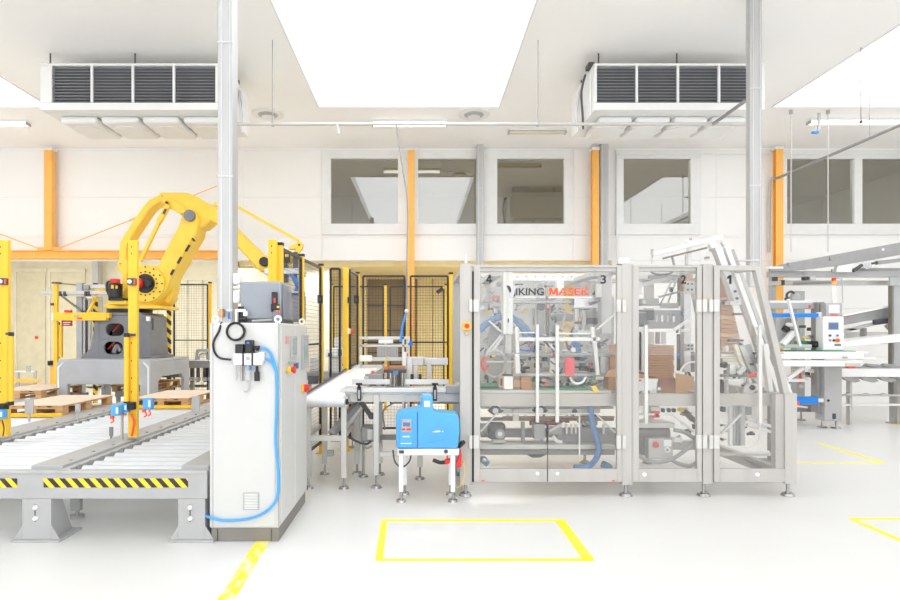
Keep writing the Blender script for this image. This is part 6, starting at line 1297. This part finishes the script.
# ------------------------------------------------------------------ inclined conveyors on the right
YI = 11.2
ic = thing('inclined_conveyor', 'upper inclined grey conveyor rising out of the picture at the right', 'conveyor', (fx(840, YI), YI, fz(280, YI)))
MB().pxprism([(770, 268.5), (783, 264), (905, 241.5), (905, 254), (838, 266), (786, 271.5), (770, 271)], YI, .05).to('side_frame', MID, ic, .006); MB().pxprism([(770, 268.5), (783, 264), (905, 241.5), (905, 254), (838, 266), (786, 271.5), (770, 271)], YI+.9, .05).to('side_frame', GREY, ic, .006)
MB().hexa([P(783, 265, YI+.06), P(905, 243, YI+.06), P(905, 243, YI+.88)+Vector((.9, 0, 0)), P(783, 265, YI+.88), P(783, 264, YI+.06), P(905, 242, YI+.06), P(905, 242, YI+.88)+Vector((.9, 0, 0)), P(783, 264, YI+.88)]).to('belt', BELT, ic)
Rr('tail_roller', WHITE, ic, 769, 784, 266.5, 269, YI-.02, .1, .02); MB().pxprism([(838, 266), (854, 263.5), (852, 272), (836, 272)], YI-.01, .1).to('guard_plate', WHITE, ic, .006); MB().bar(P(853, 271, YI-.02), P(862, 265, YI-.02), .05, .05, (0, 1, 0)).to('dark_arm', DARK, ic)
MB().cyl(P(867.4, 265.6, YI-.05), P(867.4, 265.6, YI+.02), .065, 20).cyl(P(867.4, 265.6, YI-.07), P(867.4, 265.6, YI-.05), .03, 14).to('guide_wheel', CHROME, ic, .004); MB().bar(P(876, 263, YI-.03), P(905, 259.5, YI-.03), .07, .05, (0, 1, 0)).to('chain', MID, ic); MB().bar(P(870, 264, YI-.03), P(877, 262.5, YI-.03), .04, .05, (0, 1, 0)).to('dark_arm', DARK, ic)
for a, b in ((830, 257), (832, 269), (788, 262.5), (804, 271)): Rr('bolt_plate', MID, ic, a, a+3.4, b, b+3.4, YI-.02, .03, .006)
MB().cyl(P(883, 249.5, YI-.01), P(883, 249.5, YI), .025, 10).to('bolt', PAPER, ic)
sf = thing('support_frame', 'grey welded support frame carrying the inclined conveyors at the right edge', 'frame', (fx(850, YI), YI, 0))
Rr('beam', GREY, sf, 770, 905, 271, 277, YI+.1, .12); Rr('beam', STEEL, sf, 772, 905, 280.5, 285, YI+.3, .12); Rr('beam', MID, sf, 838, 905, 268, 271.2, YI+.12, .12)
Rr('end_cap', DARK, sf, 782, 785, 280, 285, YI+.28, .1); Rr('clamp', DARK, sf, 804.5, 809, 276, 280, YI+.1, .1); Rr('clamp', STEEL, sf, 810, 816, 276, 280, YI+.1, .1); Rr('clamp', DARK, sf, 774, 778, 277, 281, YI+.1, .08)
for a, b, Y in ((894, 901, YI+.05), (772, 776, YI+.4)):
    MB().box(fx(a, Y), fx(b, Y), Y, Y+.12, .02, fz(277, Y)).to('leg', GREY, sf, .006); MB().box(fx(a, Y)-.05, fx(b, Y)+.05, Y-.03, Y+.15, 0, .02).to('foot_plate', GREY, sf)
Rr('side_leg', BRONZE, sf, 892, 894, 285, 396, YI+.06, .1); Rr('leg_gusset', GREY, sf, 890, 903, 277, 286, YI+.03, .04)
MB().bar(P(793, 284, YI+.3), P(832, 282.6, YI+.3), .04, .06, (0, 1, 0)).to('tie_bar', MID, sf)
lc = thing('lower_incline', 'short lower inclined grey conveyor right of the operator panel', 'conveyor', (fx(868, YI), YI+.3, fz(318, YI)))
MB().pxprism([(842, 316), (893, 306), (893, 318), (866, 321), (842, 325.5)], YI+.3, .05).to('side_frame', MID, lc, .006); MB().bar(P(842, 315.6, YI+.29), P(893, 305.6, YI+.29), .03, .08, (0, 1, 0)).to('belt_edge', BELT, lc); MB().bar(P(842, 331.5, YI+.35), P(893, 319, YI+.35), .05, .1, (0, 1, 0)).to('return_rail', GREY, lc)
MB().bar(P(874, 322.5, YI+.25), P(890, 320.5, YI+.25), .1, .1, (0, 1, 0)).to('dark_motor', DARK, lc, .02); MB().px(890, 895, 319.5, 324, YI+.2, .06).to('stop_plate', YEL, lc); MB().px(888.6, 891.2, 320.2, 323.4, YI+.18, .06).to('stop_button', RED, lc); MB().bar(P(886, 325, YI+.4), P(895, 335, YI+.4), .06, .05, (0, 1, 0)).to('brace', MID, lc)
Rr('cross_strut', MID, lc, 862.5, 867, 328, 339, YI+.6, .08); Rr('red_strip', PINK, lc, 844, 850, 315, 316.4, YI+.27, .02, 0); MB().px(851, 853, 328, 331, YI+.3, .05).px(848, 858, 329, 330, YI+.3, .04).to('sensor_bar', PAPER, lc)
MB().px(845, 893, 332, 344, YI+1.2, .03).to('rear_plate', STEEL, lc, .006)
wc = thing('white_slide', 'white sloping outfeed belt right of the operator panel', 'conveyor', (fx(872, YI), YI-.2, fz(342, YI)))
MB().pxprism([(843, 341.5), (905, 333.8), (905, 341.5), (843, 347.5)], YI-.2, .06).to('side_frame', WHITE, wc, .006); MB().pxprism([(843, 341.5), (905, 333.8), (905, 335), (843, 342.7)], YI-.14, .5).to('belt', BELT, wc)
# lug conveyor with dark fins
lg = thing('lug_conveyor', 'white lug conveyor with rows of dark fins below the white slide', 'conveyor', (fx(872, YI), YI-.3, 0))
Rr('rail', WHITE, lg, 842, 905, 368.5, 377, YI-.3, .06); Rr('rail_edge', MID, lg, 842, 905, 366.8, 368.4, YI-.3, .5, .004); Rr('lower_rail', STEEL, lg, 842, 905, 394.6, 396.4, YI-.1, .1); Rr('lower_rail', WHITE, lg, 842, 905, 404, 406, YI-.1, .1); Rr('middle_rail', GREY, lg, 842, 905, 378, 379, YI-.1, .3, .004)
f0 = MB().pxprism([(843, 377.6), (846, 376.6), (858, 378.8), (861, 381), (856, 382.6), (846, 380.4)], YI-.3, .06).to('fin', MID, lg, .004)
for k in range(1, 4): rep(f0, (k*18.2*(YI-.3)/F, 0, 0))
f1 = MB().pxprism([(866, 365.6), (869, 363.6), (879, 364.4), (880.5, 366.4), (874, 367)], YI-.32, .1).to('fin', MID, lg, .004); rep(f1, (17*(YI-.3)/F, 0, 0))
f2 = MB().pxprism([(845, 394.6), (850, 393), (857, 395.4), (855, 396.6)], YI-.16, .05).to('fin', STEEL, lg, .004)
for k in range(1, 3): rep(f2, (k*17.5*(YI-.3)/F, 0, 0))
for a in (846, 897): MB().box(fx(a, YI), fx(a+2.5, YI), YI-.1, YI, 0, fz(377, YI)).to('leg', STEEL, lg, .004)
